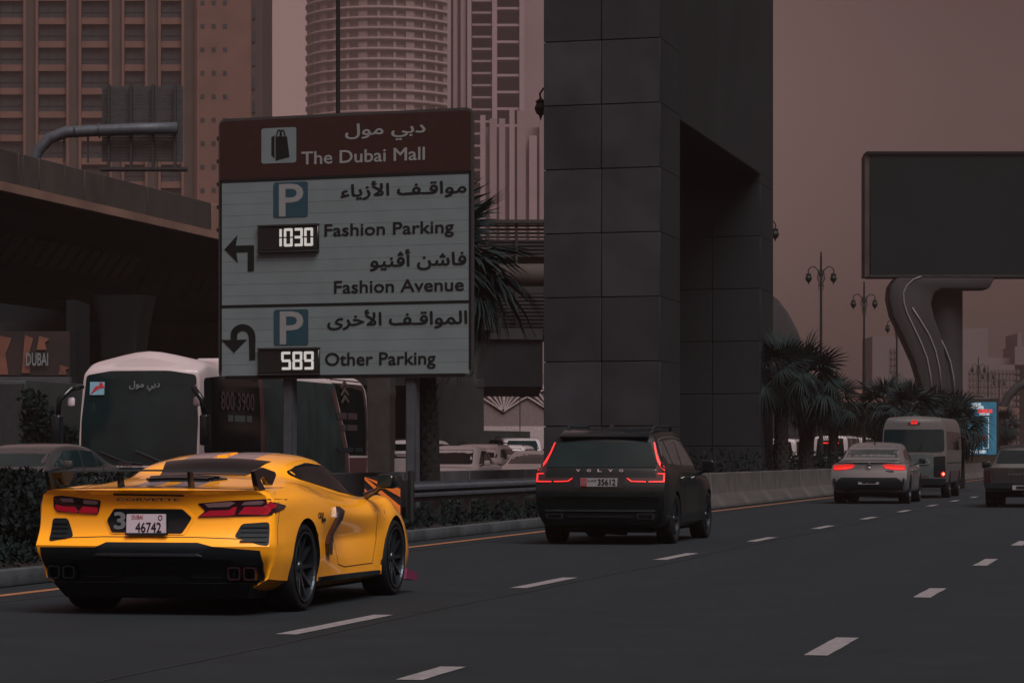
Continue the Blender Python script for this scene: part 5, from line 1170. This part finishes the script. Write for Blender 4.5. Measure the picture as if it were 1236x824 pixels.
# ---------------------------------------------------------------- minibus
mv = Car('minibus', 'pale minibus with large dark rear window and lit roof brake light', 'bus', 82.6, -7.36); T = mv.t
def mst(y, zt, wt, sh=1, f=0): return (y, [(0, .40, f), (.78*sh, .40, f), (.88*sh, .48, f*.5), (.905*sh, .75, 0), (.915*sh, 1.15, 0), (.915*sh, 1.40, f*.2), (.90*sh, 1.70, f*.5), (.88*sh, 1.95, f*.8), (.82*sh, zt-.16, f), (wt*sh, zt-.05, f*1.2), (0, zt, f*1.2)])
S = [mst(.0, 2.30, .70, .985, .05), mst(.2, 2.33, .72), mst(3, 2.34, .72), mst(5.6, 2.34, .72), mst(6.1, 2.2, .68, .97), mst(6.35, 1.7, .6, .93)]
_, bv = shell(S, 'minibus_white', T, [(1.5, .37, .37, .90), (5.0, .37, .37, .90)], seg=4, ks=4, bulge=(.04, .08), ww=.26)
patch(bv, rnd([(-.84, 1.95), (.84, 1.95), (.86, 1.36), (.78, 1.31), (-.80, 1.31), (-.86, 1.36)], .06), 'r', 'rear_window', 'glass_teal', T, .008, .03, .12)
mb = MB(); mb.tube([(0, -.02, 1.33), (.2, -.045, 1.42), (.22, -.04, 1.60)], .015, 6); mb.obj('rear_wiper', 'black_trim', T)
bl0 = patch(bv, rnd([(-.17, 2.10), (.17, 2.10), (.17, 2.14), (-.17, 2.14)], .01), 'r', 'roof_brake_light', 'black_trim', T, .02, .03, .1)
patch(bv, [(-.09, 2.105), (.10, 2.105), (.10, 2.135), (-.09, 2.135)], 'r', 'lamp', 'led_red', bl0, .026, .02, .1); label_on('— —', -.06, -.045, 2.16, .16, .05, 'led_red_dim', bl0, bold=.03)
for s in (-1, 1):
    def m_(P): return P if s > 0 else mirror(P)
    tl_ = patch(bv, rnd(m_([(.56, 1.18), (.88, 1.20), (.89, .62), (.56, .60)]), .03), 'r', 'lamp_panel', 'black_gloss', T, .008, .03, .12)
    patch(bv, rnd(m_([(.60, .76), (.88, .76), (.88, .62), (.60, .62)]), .02), 'r', 'tail_light', 'dark_lens', tl_, .014, .02, .1)
    patch(bv, smooth_poly(m_([(.82, .76), (.88, .70), (.82, .62), (.76, .69)])), 'r', 'tail_light', 'led_red' if s > 0 else 'led_red_dim', tl_, .022, .02, .1)
    if s > 0: patch(bv, smooth_poly([(.835, .725), (.865, .69), (.835, .655), (.80, .69)]), 'r', 'bulb', 'lamp_warm', tl_, .028, .02, .1)
    for k in range(5):
        a = .45+1.05*k; patch(bv, rnd([(a, 1.38), (a+.95, 1.38), (a+.95, 1.90), (a, 1.90)], .05), 's', 'side_window', 'glass_dark', T, .006, .02, .2, s)
    line_patch(bv, [(.1, 1.0), (6.1, 1.0)], .03, 's', 'side_stripe', 'black_trim', T, .003, .01, .4, s)
    patch(bv, [(1.95, .55), (4.55, .55), (4.55, .78), (1.95, .78)], 's', 'side_panel', 'bus_pink', T, .004, .01, .4, s)
    for y in (1.5, 5.0): wheel(T, s*.90, y, .37, .24, 'rim', 7, .6)
    mb = MB(); mb.box(s*1.0, s*1.14, 5.7, 5.8, 1.35, 1.68); mr = bevelled(mb, 'mirror', 'black_gloss', T, .03, 2)
    mb = MB(); mb.tube([(s*.86, 5.85, 1.8), (s*1.05, 5.78, 1.74), (s*1.07, 5.75, 1.6)], .02, 6); mb.obj('mirror_arm', 'black_trim', mr)
patch(bv, [(-.55, 1.25), (.55, 1.25), (.55, .56), (-.55, .56)], 'r', 'tailgate', 'minibus_teal', T, .006, .03, .2)
patch(bv, [(-.90, .56), (.90, .56), (.86, .38), (-.86, .38)], 'r', 'bumper', 'black_trim', T, .03, .06, .2)
patch(bv, [(.16, .93), (.44, .93), (.44, .955), (.16, .955)], 'r', 'tailgate_handle', 'black_trim', T, .02, .02, .2)
patch(bv, [(.02, .84), (.15, .84), (.15, .96), (.02, .96)], 'r', 'sticker', 'plate_grey', T, .012, .02, .2)
patch(bv, [(.02, .60), (.42, .60), (.42, .66), (.02, .66)], 'r', 'bumper_light_bar', 'lamp_warm', T, .012, .02, .2) if False else None
patch(bv, [(.05, .585), (.42, .585), (.42, .655), (.05, .655)], 'r', 'reflective_tape', 'wood_pale', T, .012, .02, .2)
label_on('>>>', .10, -.045, 1.02, .3, .05, 'black_trim', T, bold=.02)
label_on('RASCO', .05, -.045, 1.10, .42, .06, 'wood_pale', T, bold=.01) if False else None
mb = MB(); mb.box(-.7, .7, .2, 6, .30, .42); mb.obj('underbody', 'under', T)

# ---------------------------------------------------------------- pickup at the right edge
pk = Car('pickup_truck', 'dark pickup truck cut by the right edge of the picture', 'pickup', 68.2, -3.55); T = pk.t; T.scale = (1, 1, .88)
S = [
 (.0, [(0, .42, .03), (.80, .42, .03), (.88, .50, .02), (.915, .65, 0), (.92, .80, 0), (.92, .90, 0), (.915, .98, 0), (.905, 1.02, 0), (.89, 1.045, 0), (.84, 1.06, 0), (0, 1.06, 0)]),
 (.5, [(0, .40), (.82, .40), (.90, .48), (.93, .65), (.93, .80), (.93, .90), (.925, .98), (.91, 1.02), (.89, 1.05), (.84, 1.06), (0, 1.06)]),
 (1.75, [(0, .38), (.82, .38), (.90, .46), (.925, .65), (.925, .80), (.925, .90), (.92, .98), (.91, 1.02), (.89, 1.05), (.84, 1.06), (0, 1.06)]),
 (1.80, [(0, .38), (.82, .38), (.90, .46), (.925, .65), (.925, .80), (.925, .90), (.92, .98), (.89, 1.04), (.86, 1.10), (.82, 1.14), (0, 1.16)]),
 (1.98, [(0, .38), (.82, .38), (.90, .46), (.925, .65), (.925, .80), (.925, .90), (.92, .98), (.88, 1.05), (.70, 1.52), (.62, 1.60), (0, 1.63)]),
 (2.7, [(0, .38), (.82, .38), (.90, .46), (.925, .65), (.925, .80), (.925, .90), (.91, .98), (.87, 1.04), (.70, 1.56), (.62, 1.63), (0, 1.66)]),
 (3.4, [(0, .38), (.82, .38), (.90, .46), (.93, .65), (.93, .80), (.93, .90), (.91, .98), (.87, 1.03), (.69, 1.52), (.6, 1.59), (0, 1.62)]),
 (4.1, [(0, .38), (.82, .38), (.90, .46), (.93, .65), (.93, .78), (.92, .88), (.88, .96), (.82, 1.0), (.74, 1.03), (.6, 1.06), (0, 1.08)]),
 (5.1, [(0, .40), (.7, .40), (.82, .46), (.86, .60), (.86, .74), (.84, .84), (.80, .90), (.74, .93), (.66, .95), (.5, .96), (0, .98)]),
]
_, bv = shell(S, 'pickup_paint', T, [(1.05, .38, .38, .90), (4.2, .38, .38, .90)], seg=3, ks=4, sb=(2, 3), bulge=(.01, .1), ww=.28)
patch(bv, rnd([(-.64, 1.52), (.64, 1.52), (.74, 1.16), (-.74, 1.16)], .05), 'r', 'rear_window', 'glass_teal', T, .006, .02, .15)
tg = patch(bv, rnd([(-.70, 1.03), (.70, 1.03), (.70, .64), (-.70, .64)], .02), 'r', 'tailgate', 'pickup_paint', T, .012, .03, .2)
label_on('NISSAN', -.34, -.03, .86, .68, .045, 'chrome', tg, bold=.02)
for s in (-1, 1):
    def m_(P): return P if s > 0 else mirror(P)
    patch(bv, rnd(m_([(.76, .98), (.89, .98), (.89, .66), (.76, .66)]), .02), 'r', 'tail_light', 'dark_lens', T, .01, .03, .12)
    for q in ([(2.0, 1.12), (2.12, 1.48), (2.62, 1.50), (2.66, 1.08)], [(2.74, 1.08), (2.70, 1.50), (3.3, 1.46), (3.75, 1.08)]): patch(bv, rnd(q, .03), 's', 'side_window', 'glass_dark', T, .005, .02, .15, s)
    for y in (1.05, 4.2): wheel(T, s*.92, y, .38, .26, 'rim', 6, .6)
    mb = MB(); mb.box(s*.99, s*1.19, 3.55, 3.67, 1.02, 1.22); mr = bevelled(mb, 'mirror', 'black_gloss', T, .04, 2)
    mb = MB(); mb.tube([(s*.88, 3.6, 1.02), (s*1.08, 3.6, 1.08)], .025, 6); mb.obj('mirror_arm', 'black_trim', mr)
patch(bv, [(-.90, .62), (.90, .62), (.86, .40), (-.86, .40)], 'r', 'bumper', 'black_trim', T, .07, .1, .2)
mb = MB(); mb.box(-.25, .25, -.10, -.05, .47, .59); npl = mb.obj('number_plate', 'plate_grey', T); label_on('—— —', -.16, -.102, .50, .32, .06, 'plate_ink', npl)
mb = MB(); mb.box(-.7, .7, .4, 4.6, .27, .40); mb.tube([(0, .1, .36), (0, -.12, .36)], .03, 6); mb.obj('underbody', 'under', T)

# ---------------------------------------------------------------- coach (faces the camera on the service road)
cb = Car('coach', 'white roofed coach with big dark windscreen facing us behind the yellow car', 'bus', 53.4+12, -19.78, 0, True); T = cb.t
# rear is at local y = 0 (far end), the front at y = 12
def cst(y, z, sh=1, f=0, cr=.20): return (y, [(0, .32, f), (1.15*sh, .32, f), (1.25*sh, .42, f), (1.275*sh, .9, 0), (1.275*sh, 1.4, -f*.2), (1.27*sh, 1.9, -f*.5), (1.25*sh, 2.4, -f*.9), (1.22*sh, z-.34, -f*1.1), (1.14*sh, z-.14-cr*.2, -f*1.3), (.95*sh, z-cr*.35, -f*1.5), (0, z, -f*1.5)])
S = [cst(.0, 3.02, .97), cst(.4, 3.09), cst(4, 3.11), cst(9.6, 3.14), cst(10.2, 3.14, 1, 0, .3), cst(11.4, 3.26, 1, .02, .5), cst(12.0, 3.12, .97, .16, .5)]
_, bv = shell(S, 'bus_white', T, [(3.2, .48, .48, 1.26), (9.3, .48, .48, 1.26)], seg=4, ks=4, bulge=(.05, .16), ww=.35)
patch(bv, rnd([(-1.13, 2.78), (-.6, 2.86), (.6, 2.86), (1.13, 2.78), (1.20, 1.9), (1.19, 1.02), (-1.19, 1.02), (-1.20, 1.9)], .07), 'f', 'windscreen', 'glass_teal', T, .010, .03, .14)
patch(bv, [(-1.19, .98), (1.19, .98), (1.15, .40), (-1.15, .40)], 'f', 'front_panel', 'black_trim', T, .010, .03, .2)
def fx(px, py): # front coordinates of a picture point: plane local y = 12.2
    d = cb.ray(px, py); k = (12.15-cb.c.y)/d.y; p = cb.c+d*k; return (p.x, p.z)
def Z6(x, y): return (x/3.432, 380+y/3.433)
bw = patch(bv, [fx(*Z6(*p)) for p in ((354, 276), (418, 276), (418, 330), (354, 330))], 'f', 'emblem_panel', 'badge_blue', T, .03, .02, .1)
patch(bv, [fx(*Z6(*p)) for p in ((356, 328), (382, 292), (392, 294), (402, 277), (410, 280), (420, 300), (398, 302), (384, 312))], 'f', 'emblem', 'badge_red', bw, .036, .02, .1)
def front_text(s, x0, y0, x1, y1, m_, bold=.02, off=.05, par=None):
    a = fx(*Z6(x0, y1)); b = fx(*Z6(x1, y0)); cx_ = (a[0]+b[0])/2; cz = (a[1]+b[1])/2
    h = bv.ray_cast(Vector((cx_, 20, cz)), Vector((0, -1, 0)))
    me = text_mesh(s, abs(b[0]-a[0]), abs(b[1]-a[1]), bold, m_, .004)
    tl_ = .10; cth, sth = math.cos(tl_), math.sin(tl_)
    mt = Matrix(((-1, 0, 0, a[0]), (0, -sth, cth, h[0].y+off+.03), (0, cth, sth, a[1]), (0, 0, 0, 1)))
    return link('lettering', me, par or T, mtx=mt)
front_text(arabic('دبي مول'), 530, 272, 656, 314, 'mark_grey', .03); front_text('DUBAI', 498, 607, 552, 628, 'dull_text', .03, .06); 
for L_ in ([(.0, 1.30), (-.5, 1.10), (-.95, 1.06)], [(.75, 1.28), (.2, 1.08), (-.15, 1.05)]):
    mb = MB(); 
    pts = []
    for x, z in L_:
        h = bv.ray_cast(Vector((x, 20, z)), Vector((0, -1, 0))); pts.append((x, h[0].y+.04, z))
    mb.tube(pts, .016, 6); mb.obj('wiper', 'black_trim', T)
for s in (-1, 1):
    mb = MB(); mb.tube([(s*1.16, 12.0, 2.55), (s*1.26, 12.35, 2.50), (s*1.46, 12.45, 2.28), (s*1.50, 12.42, 1.95)], [.05, .055, .06, .05], 8); arm = mb.obj('mirror_arm', 'black_gloss', T, True)
    mb = MB(); mb.box(s*1.42, s*1.60, 12.30, 12.52, 1.40, 2.0); bevelled(mb, 'mirror_head', 'black_gloss', arm, .05, 3)
    mb = MB(); mb.box(s*1.22, s*1.36, 12.2, 12.3, 2.16, 2.34); bevelled(mb, 'mirror_head', 'plate', arm, .04, 2)
    # side dressing; local y runs from the rear (0) to the front (12)
    patch(bv, rnd([(11.75, 1.25), (11.65, 2.72), (8.2, 2.94), (8.2, 1.25)], .10), 's', 'side_window', 'glass_dark', T, .008, .03, .14, s)
    patch(bv, [(8.0, 1.25), (8.0, 2.94), (2.85, 2.94), (1.9, 1.20), (1.7, .45), (8.0, .45)], 's', 'side_panel', 'bus_teal', T, .006, .02, .14, s)
    patch(bv, [(8.25, .42), (8.25, 2.94), (8.0, 2.94), (8.0, .42)], 's', 'side_stripe', 'bus_pink', T, .009, .02, .14, s)
    patch(bv, [(2.95, 2.94), (3.2, 2.94), (2.05, 1.22), (1.9, .45), (1.65, .45), (1.8, 1.25)], 's', 'side_stripe', 'bus_pink', T, .009, .02, .3, s)
    patch(bv, [(11.75, 1.2), (8.3, 1.2), (8.3, .42), (11.75, .42)], 's', 'lower_panel', 'bus_pink', T, .007, .02, .4, s)
    patch(bv, [(1.62, .42), (.03, .42), (.03, 1.16), (1.72, 1.16)], 's', 'lower_panel', 'bus_pink', T, .007, .02, .3, s)
    rw = patch(bv, [(1.72, 1.22), (2.85, 2.94), (.40, 2.93), (.10, 2.3), (.03, 1.22)], 's', 'side_window', 'glass_dark', T, .010, .03, .14, s)
    for y in (3.2, 9.3): wheel(T, s*1.25, y, .48, .30, 'rim', 8, .55)
def side_text(s_, px0, py0, px1, py1, m_, x=1.29):     # on the side that faces the road (local -x side)
    def q(px, py):
        d = cb.ray(px, py); k = (-x-cb.c.x)/d.x; p = cb.c+d*k; return p.y, p.z
    a = q(px0, py1); b = q(px1, py0)
    me = text_mesh(s_, abs(b[0]-a[0]), abs(b[1]-a[1]), .03, m_, .004)
    link('lettering', me, T, mtx=Matrix(((0, 0, -1, -x), (-1, 0, 0, a[0]), (0, 1, 0, a[1]), (0, 0, 0, 1))))
side_text('800 3900', 267, 475, 307, 494, 'dull_text'); side_text('— —— —', 275, 503, 304, 507, 'minibus_teal')
side_text('—— ——', 407, 500, 431, 504, 'dull_text'); side_text('— ——', 412, 514, 431, 518, 'dull_text'); side_text('—— —', 408, 541, 438, 544, 'black_trim', 1.30)
for k in range(3):
    y = 458+9*k
    def q(px, py):
        d = cb.ray(px, py); kk = (-1.30-cb.c.x)/d.x; p = cb.c+d*kk; return (p.y, p.z)
    P = [q(411+k*.5, y+9), (q(415.5+k*.5, y+0)), q(421+k*.5, y+9), q(419+k*.5, y+10), q(415.7+k*.5, y+5), q(412.5+k*.5, y+11)]
    mb = MB(); mb.prism(P, -1.305, -1.295, 'x'); mb.obj('chevron', 'wood_pale', T)
mb = MB(); mb.box(-1.0, 1.0, .5, 11.6, .22, .34); mb.obj('underbody', 'under', T)
mb = MB(); mb.box(-.5, .5, 5.2, 7.2, 3.06, 3.26); bevelled(mb, 'roof_unit', 'bus_white', T, .06, 2)

# ---------------------------------------------------------------- cars on the service road
c = Car('hatchback', 'silver grey hatchback facing us beside the coach behind dark bushes', 'car', 48.9, -19.25, 0, True); simple_car(c, 4.35, 1.80, 1.42, 'hatch', 'grey_paint', glass='glass_teal')
def at_px(px, Y): p = W(px, HY, Y); return uv_of(p)
u, v = at_px(486, 92); c = Car('van', 'white van seen from behind between coach and right sign post', 'van', u, v+.1, 0, False); simple_car(c, 4.8, 1.95, 1.72, 'suv', 'white_paint_car', glass='glass_dark')
u, v = at_px(549, 84); c = Car('suv', 'white SUV with open mirror beside the palm trunk facing us', 'car', u+4.6, v, math.radians(4), True); simple_car(c, 4.6, 1.85, 1.55, 'suv', 'white_paint_car', glass='glass_dark')
u, v = at_px(522, 76); c = Car('sedan', 'pale sedan half hidden behind the palm trunk', 'car', u+4.5, v, math.radians(2), True); simple_car(c, 4.5, 1.78, 1.46, 'sedan', 'white_paint_car', glass='glass_dark')
u, v = at_px(618, 80); c = Car('sedan', 'low silver sedan with broad windscreen nearest the portal pillar', 'car', u+4.4, v+.1, math.radians(3), True); simple_car(c, 4.5, 1.84, 1.34, 'sedan', 'white_paint_car', glass='glass_mid')
u, v = at_px(592, 108); c = Car('suv', 'pale SUV with roof rails behind the low silver sedan', 'car', u+4.6, v, math.radians(3), True); simple_car(c, 4.7, 1.9, 1.62, 'suv', 'white_paint_car', glass='glass_mid')
u, v = at_px(580, 130); c = Car('van', 'tall pale van farthest back below the lattice facade', 'van', u+5.2, v, math.radians(22), True); simple_car(c, 5.6, 1.95, 2.02, 'van', 'white_paint_car', glass='glass_teal')
# vehicles beyond the right hand palms
u, v = at_px(1002, 150); c = Car('van', 'white van with red rear screen between the palm trunks', 'van', u, v, math.radians(-3)); bvv = simple_car(c, 5.4, 1.95, 2.25, 'van', 'white_paint_car', glass='glass_dark')
patch(bvv, [(-.45, 1.84), (.45, 1.84), (.45, 1.90), (-.45, 1.90)], 'r', 'brake_light', 'led_red', c.t, .02, .03, .2)
u, v = at_px(936, 125); c = Car('van', 'white van just right of the portal pillar behind the first palm', 'van', u, v, 0); simple_car(c, 5.0, 1.95, 1.95, 'van', 'white_paint_car', glass='glass_dark')
u, v = at_px(1024, 185); c = Car('van', 'pale van ahead of the white van beyond the palms', 'van', u, v, math.radians(-4)); simple_car(c, 5.6, 1.95, 2.4, 'van', 'white_paint_car', glass='glass_teal')
# ================================================================== PLANTS
def frond_mesh(name, size, nleaf, droop, seed):
    rr = random.Random(seed); mb = MB()
    mb.tube([(0, 0, 0), (size*.30, 0, size*.06), (size*.58, 0, size*.05)], [.02*size, .016*size, .012*size], 5)
    for i in range(nleaf):
        a = math.radians(-115+230*i/(nleaf-1)+rr.uniform(-3, 3)); L = size*(.44+.10*math.cos(a))*rr.uniform(.9, 1.08); w_ = size*.017
        d = Vector((math.cos(a), math.sin(a), 0)); q = Vector((-math.sin(a), math.cos(a), 0)); b = Vector((size*.56, 0, size*.05)); dr = droop*rr.uniform(.7, 1.4)
        P = []
        for t in (0, .4, .75, 1):
            c_ = b+d*L*t+Vector((0, 0, size*(.05*t-dr*t*t*.55))); ww = w_*(.5, 1.1, .8, .05)[(0, .4, .75, 1).index(t)]
            P += [c_+q*ww+Vector((0, 0, ww*.5)), c_, c_-q*ww+Vector((0, 0, ww*.5))]
        mb.add(P, [(3*k+j, 3*k+j+1, 3*k+j+4, 3*k+j+3) for k in range(3) for j in range(2)])
    return mb.mesh(name, 'palm_leaf', fix=False)
FR = [frond_mesh('frond', 1.0, 26, d, 5+i) for i, d in enumerate((.25, .5, .8, 1.15))]
def palm(px, Y, topy, label, nf=34, R_=1.5, tr=.2, grp='fan palms', seed=1, cx=0):
    rr = random.Random(seed); p = W(px, HY, Y); t = thing('palm_tree', label, 'palm', (p.x, p.y, .1), 0, grp); zc = W(px, topy, Y).z-R_*.98
    mb = MB(); pts = [(cx*.3*math.sin(k), .03*math.cos(k*2), zc*k/8) for k in range(9)]; mb.tube(pts, [tr*(1.35-.4*k/8)*(1+.06*(k % 2)) for k in range(9)], 12)
    for k in range(int(zc/.14)):
        z = k*.14
        for j in range(7):
            a = 2*math.pi*(j+.5*(k % 2))/7; r0 = tr*(1.30-.4*z/zc); c0, s0 = math.cos(a), math.sin(a)
            mb.add([(r0*math.cos(a-.35), r0*math.sin(a-.35), z), (r0*math.cos(a+.35), r0*math.sin(a+.35), z), (c0*(r0+.06), s0*(r0+.06), z+.17)], [(0, 1, 2)])
    mb.obj('trunk', 'trunk', t)
    for i in range(nf):
        f = i/nf; az = i*2.39996+rr.uniform(-.3, .3); el = math.radians(78-125*f**.85+rr.uniform(-8, 8)); k = 0 if f < .25 else 1 if f < .5 else 2 if f < .78 else 3
        s = R_*rr.uniform(.85, 1.12)*(1.0 if f < .8 else .85)
        mt = Matrix.Translation((0, 0, zc+R_*.05*rr.uniform(-1, 1))) @ Matrix.Rotation(az, 4, 'Z') @ Matrix.Rotation(-el, 4, 'Y') @ Matrix.Rotation(rr.uniform(-.5, .5), 4, 'X') @ Matrix.Scale(s, 4)
        link('frond', FR[k], t, mtx=mt)
    # skirt of dead leaves under the crown
    mb = MB()
    for i in range(160):
        a = rr.uniform(0, 6.28); r0 = rr.uniform(tr, tr+R_*.28); z = zc-rr.uniform(0, R_*.75); L = rr.uniform(.3, .6)*R_*.5
        c0, s0 = math.cos(a), math.sin(a); mb.add([(c0*r0-s0*.03, s0*r0+c0*.03, z), (c0*r0+s0*.03, s0*r0-c0*.03, z), (c0*(r0+.1), s0*(r0+.1), z-L)], [(0, 1, 2)])
    o = mb.obj('leaf_skirt', 'palm_leaf', t); o['kind'] = 'stuff'
    return t
palm(516, 57.5, 224, 'tall fan palm whose trunk stands just right of the sign board', 56, 2.0, .17, seed=3, cx=.1)
palm(943, 82, 408, 'fan palm against the right edge of the portal pillar', 26, 1.2, .17, seed=4)
palm(973, 88, 412, 'broad fan palm second from the portal pillar', 32, 1.5, .18, seed=5)
palm(1006, 98, 452, 'leaning fan palm right of the broad one before the silver coupe', 24, 1.15, .14, seed=6)
palm(1066, 108, 455, 'fan palm above the silver coupe roof', 28, 1.4, .16, seed=7)
palm(1098, 100, 458, 'fan palm crown above the minibus roof', 28, 1.35, .16, seed=8)
palm(1132, 106, 470, 'dark fan palm right of the minibus roof', 28, 1.35, .16, seed=9)
palm(1157, 100, 478, 'bushy fan palm overlapping the lit advertisement', 30, 1.3, .16, seed=10)
palm(1213, 190, 494, 'small distant fan palm right of the advertisement', 30, 1.3, .18, seed=11)
def foliage(name, n, pos, ls, m_, seed=0, parent=None, **k):
    rr = random.Random(seed); mb = MB()
    for i in range(n):
        p = pos(rr); a = rr.uniform(0, 6.28); t = rr.uniform(-.2, 1.3); L = ls*rr.uniform(.6, 1.5); w_ = L*rr.uniform(.18, .32)
        d = Vector((math.cos(a)*math.cos(t), math.sin(a)*math.cos(t), math.sin(t))); q = d.cross(Vector((rr.uniform(-1, 1), rr.uniform(-1, 1), rr.uniform(-1, 1)))).normalized()*w_
        mb.add([p, p+d*L*.5+q, p+d*L, p+d*L*.5-q], [(0, 1, 2, 3)])
    return mb.obj(name, m_, parent, **k)
def shrub(u, v, h, r, label, n=2600, seed=0, ls=.07, m_='bush_leaf', grp=None):
    p = R(u, v, .12); t = thing('shrub', label, 'shrub', p, 0, grp); rr = random.Random(seed)
    lobes = [(Vector((rr.uniform(-r, r)*.6, rr.uniform(-r, r)*.6, h*rr.uniform(.35, .75))), r*rr.uniform(.4, .65)) for _ in range(9)]
    def pos(q):
        c_, rad = q.choice(lobes); d = Vector((q.gauss(0, 1), q.gauss(0, 1), q.gauss(0, 1))).normalized(); o = c_+d*rad*q.uniform(.55, 1.05); o.z = max(.02, min(o.z, h*1.05)); return o
    foliage('foliage', n, pos, ls, m_, seed, t)['kind'] = 'stuff'
    mb = MB()
    for c_, rad in lobes: mb.tube([(0, 0, 0), c_*.5+Vector((.03, 0, .02)), c_], [.025, .016, .006], 5)
    mb.obj('branches', 'trunk', t)
lab = ['low dark leafy shrub nearest the left picture edge on the median', 'dark leafy shrub beside the yellow car on the median', 'dense dark shrub at the left edge in front of the hatchback', 'taller dark shrub hiding the hatchback door', 'rounded dark shrub farther along behind the yellow car wing', 'last dark shrub of the row behind the yellow car']
for i, (u, v, h, r) in enumerate(((27.5, -12.5, .62, .9), (29.6, -12.3, .85, .9), (31.5, -13.2, .80, 1.0), (33.6, -12.9, .80, 1.0), (36, -13.6, .65, 1.0), (38.5, -13.2, .60, .9))): shrub(u, v, h, r, lab[i], 3800, 20+i, .075)
# long bare blades sticking up from the shrubs
p = R(34.2, -11.9, .1); t = thing('grass_tuft', 'pale long arching blades rising behind the rear wing of the yellow car', 'grass', p)
rr = random.Random(3)
for i in range(16):
    a = rr.uniform(-.6, .7); L = rr.uniform(.8, 1.15); pts = [(math.sin(a)*L*k**1.4*.55, rr.uniform(-.02, .02), L*(1.15*k-.35*k*k)) for k in (0, .25, .5, .75, 1)]
    mb = MB(); mb.tube(pts, [.010, .009, .008, .006, .002], 4); mb.obj('blade', 'wood_pale' if i % 2 else 'bush_leaf', t)
# ground cover on the median
def gpos(q): u = q.uniform(24, 57); v = q.uniform(-15.9, -10.75); return R(u, v, .13+q.uniform(0, .13)*(1 if q.random() < .8 else 1.6))
foliage('ground_cover', 26000, gpos, .085, 'leaf', 50, kind='stuff', label='low dark ground cover plants on the median strip', cat='ground cover')
def hpos(q): u = q.uniform(78, 128); v = q.uniform(-13.2, -11.2); return R(u, v, .1+q.uniform(0, 1.25)*(.75+.25*math.sin(u*1.7)))
foliage('hedge', 24000, hpos, .11, 'leaf', 51, kind='stuff', label='low dark hedge behind the concrete barrier under the palms', cat='hedge')
def hpos2(q): u = q.uniform(95, 150); v = q.uniform(-30.5, -28); return R(u, v, q.uniform(0, 1.5)*(.7+.3*math.sin(u*1.1)))
foliage('hedge', 12000, hpos2, .2, 'leaf', 52, kind='stuff', label='dark hedge behind the parked cars below the lattice facade', cat='hedge')
def hpos3(q): 
    p = W(q.uniform(33, 90), HY, 72); return Vector((p.x, p.y+q.uniform(-1, 1), q.uniform(0, 2.3+.5*math.sin(p.x*3))))
foliage('hedge', 7000, hpos3, .16, 'leaf', 53, kind='stuff', label='dark hedge between the box truck and the coach', cat='hedge')
# ------------------------------------------------------------------ dusty air
hz_ = MB(); hz_.box(-1400, 1400, -100, 1450, -1.5, 190); o = hz_.obj('haze', 'asphalt', kind='stuff'); o['label'] = 'pinkish dusty haze filling the air'; o['category'] = 'haze'
m = bpy.data.materials.new('haze'); m.use_nodes = True; n = m.node_tree; n.nodes.clear(); ou = n.nodes.new('ShaderNodeOutputMaterial'); pv = n.nodes.new('ShaderNodeVolumePrincipled')
pv.inputs['Color'].default_value = HAZE_COL; pv.inputs['Density'].default_value = HAZE; pv.inputs['Anisotropy'].default_value = 0.0
n.links.new(pv.outputs[0], ou.inputs['Volume']); o.data.materials.clear(); o.data.materials.append(m)
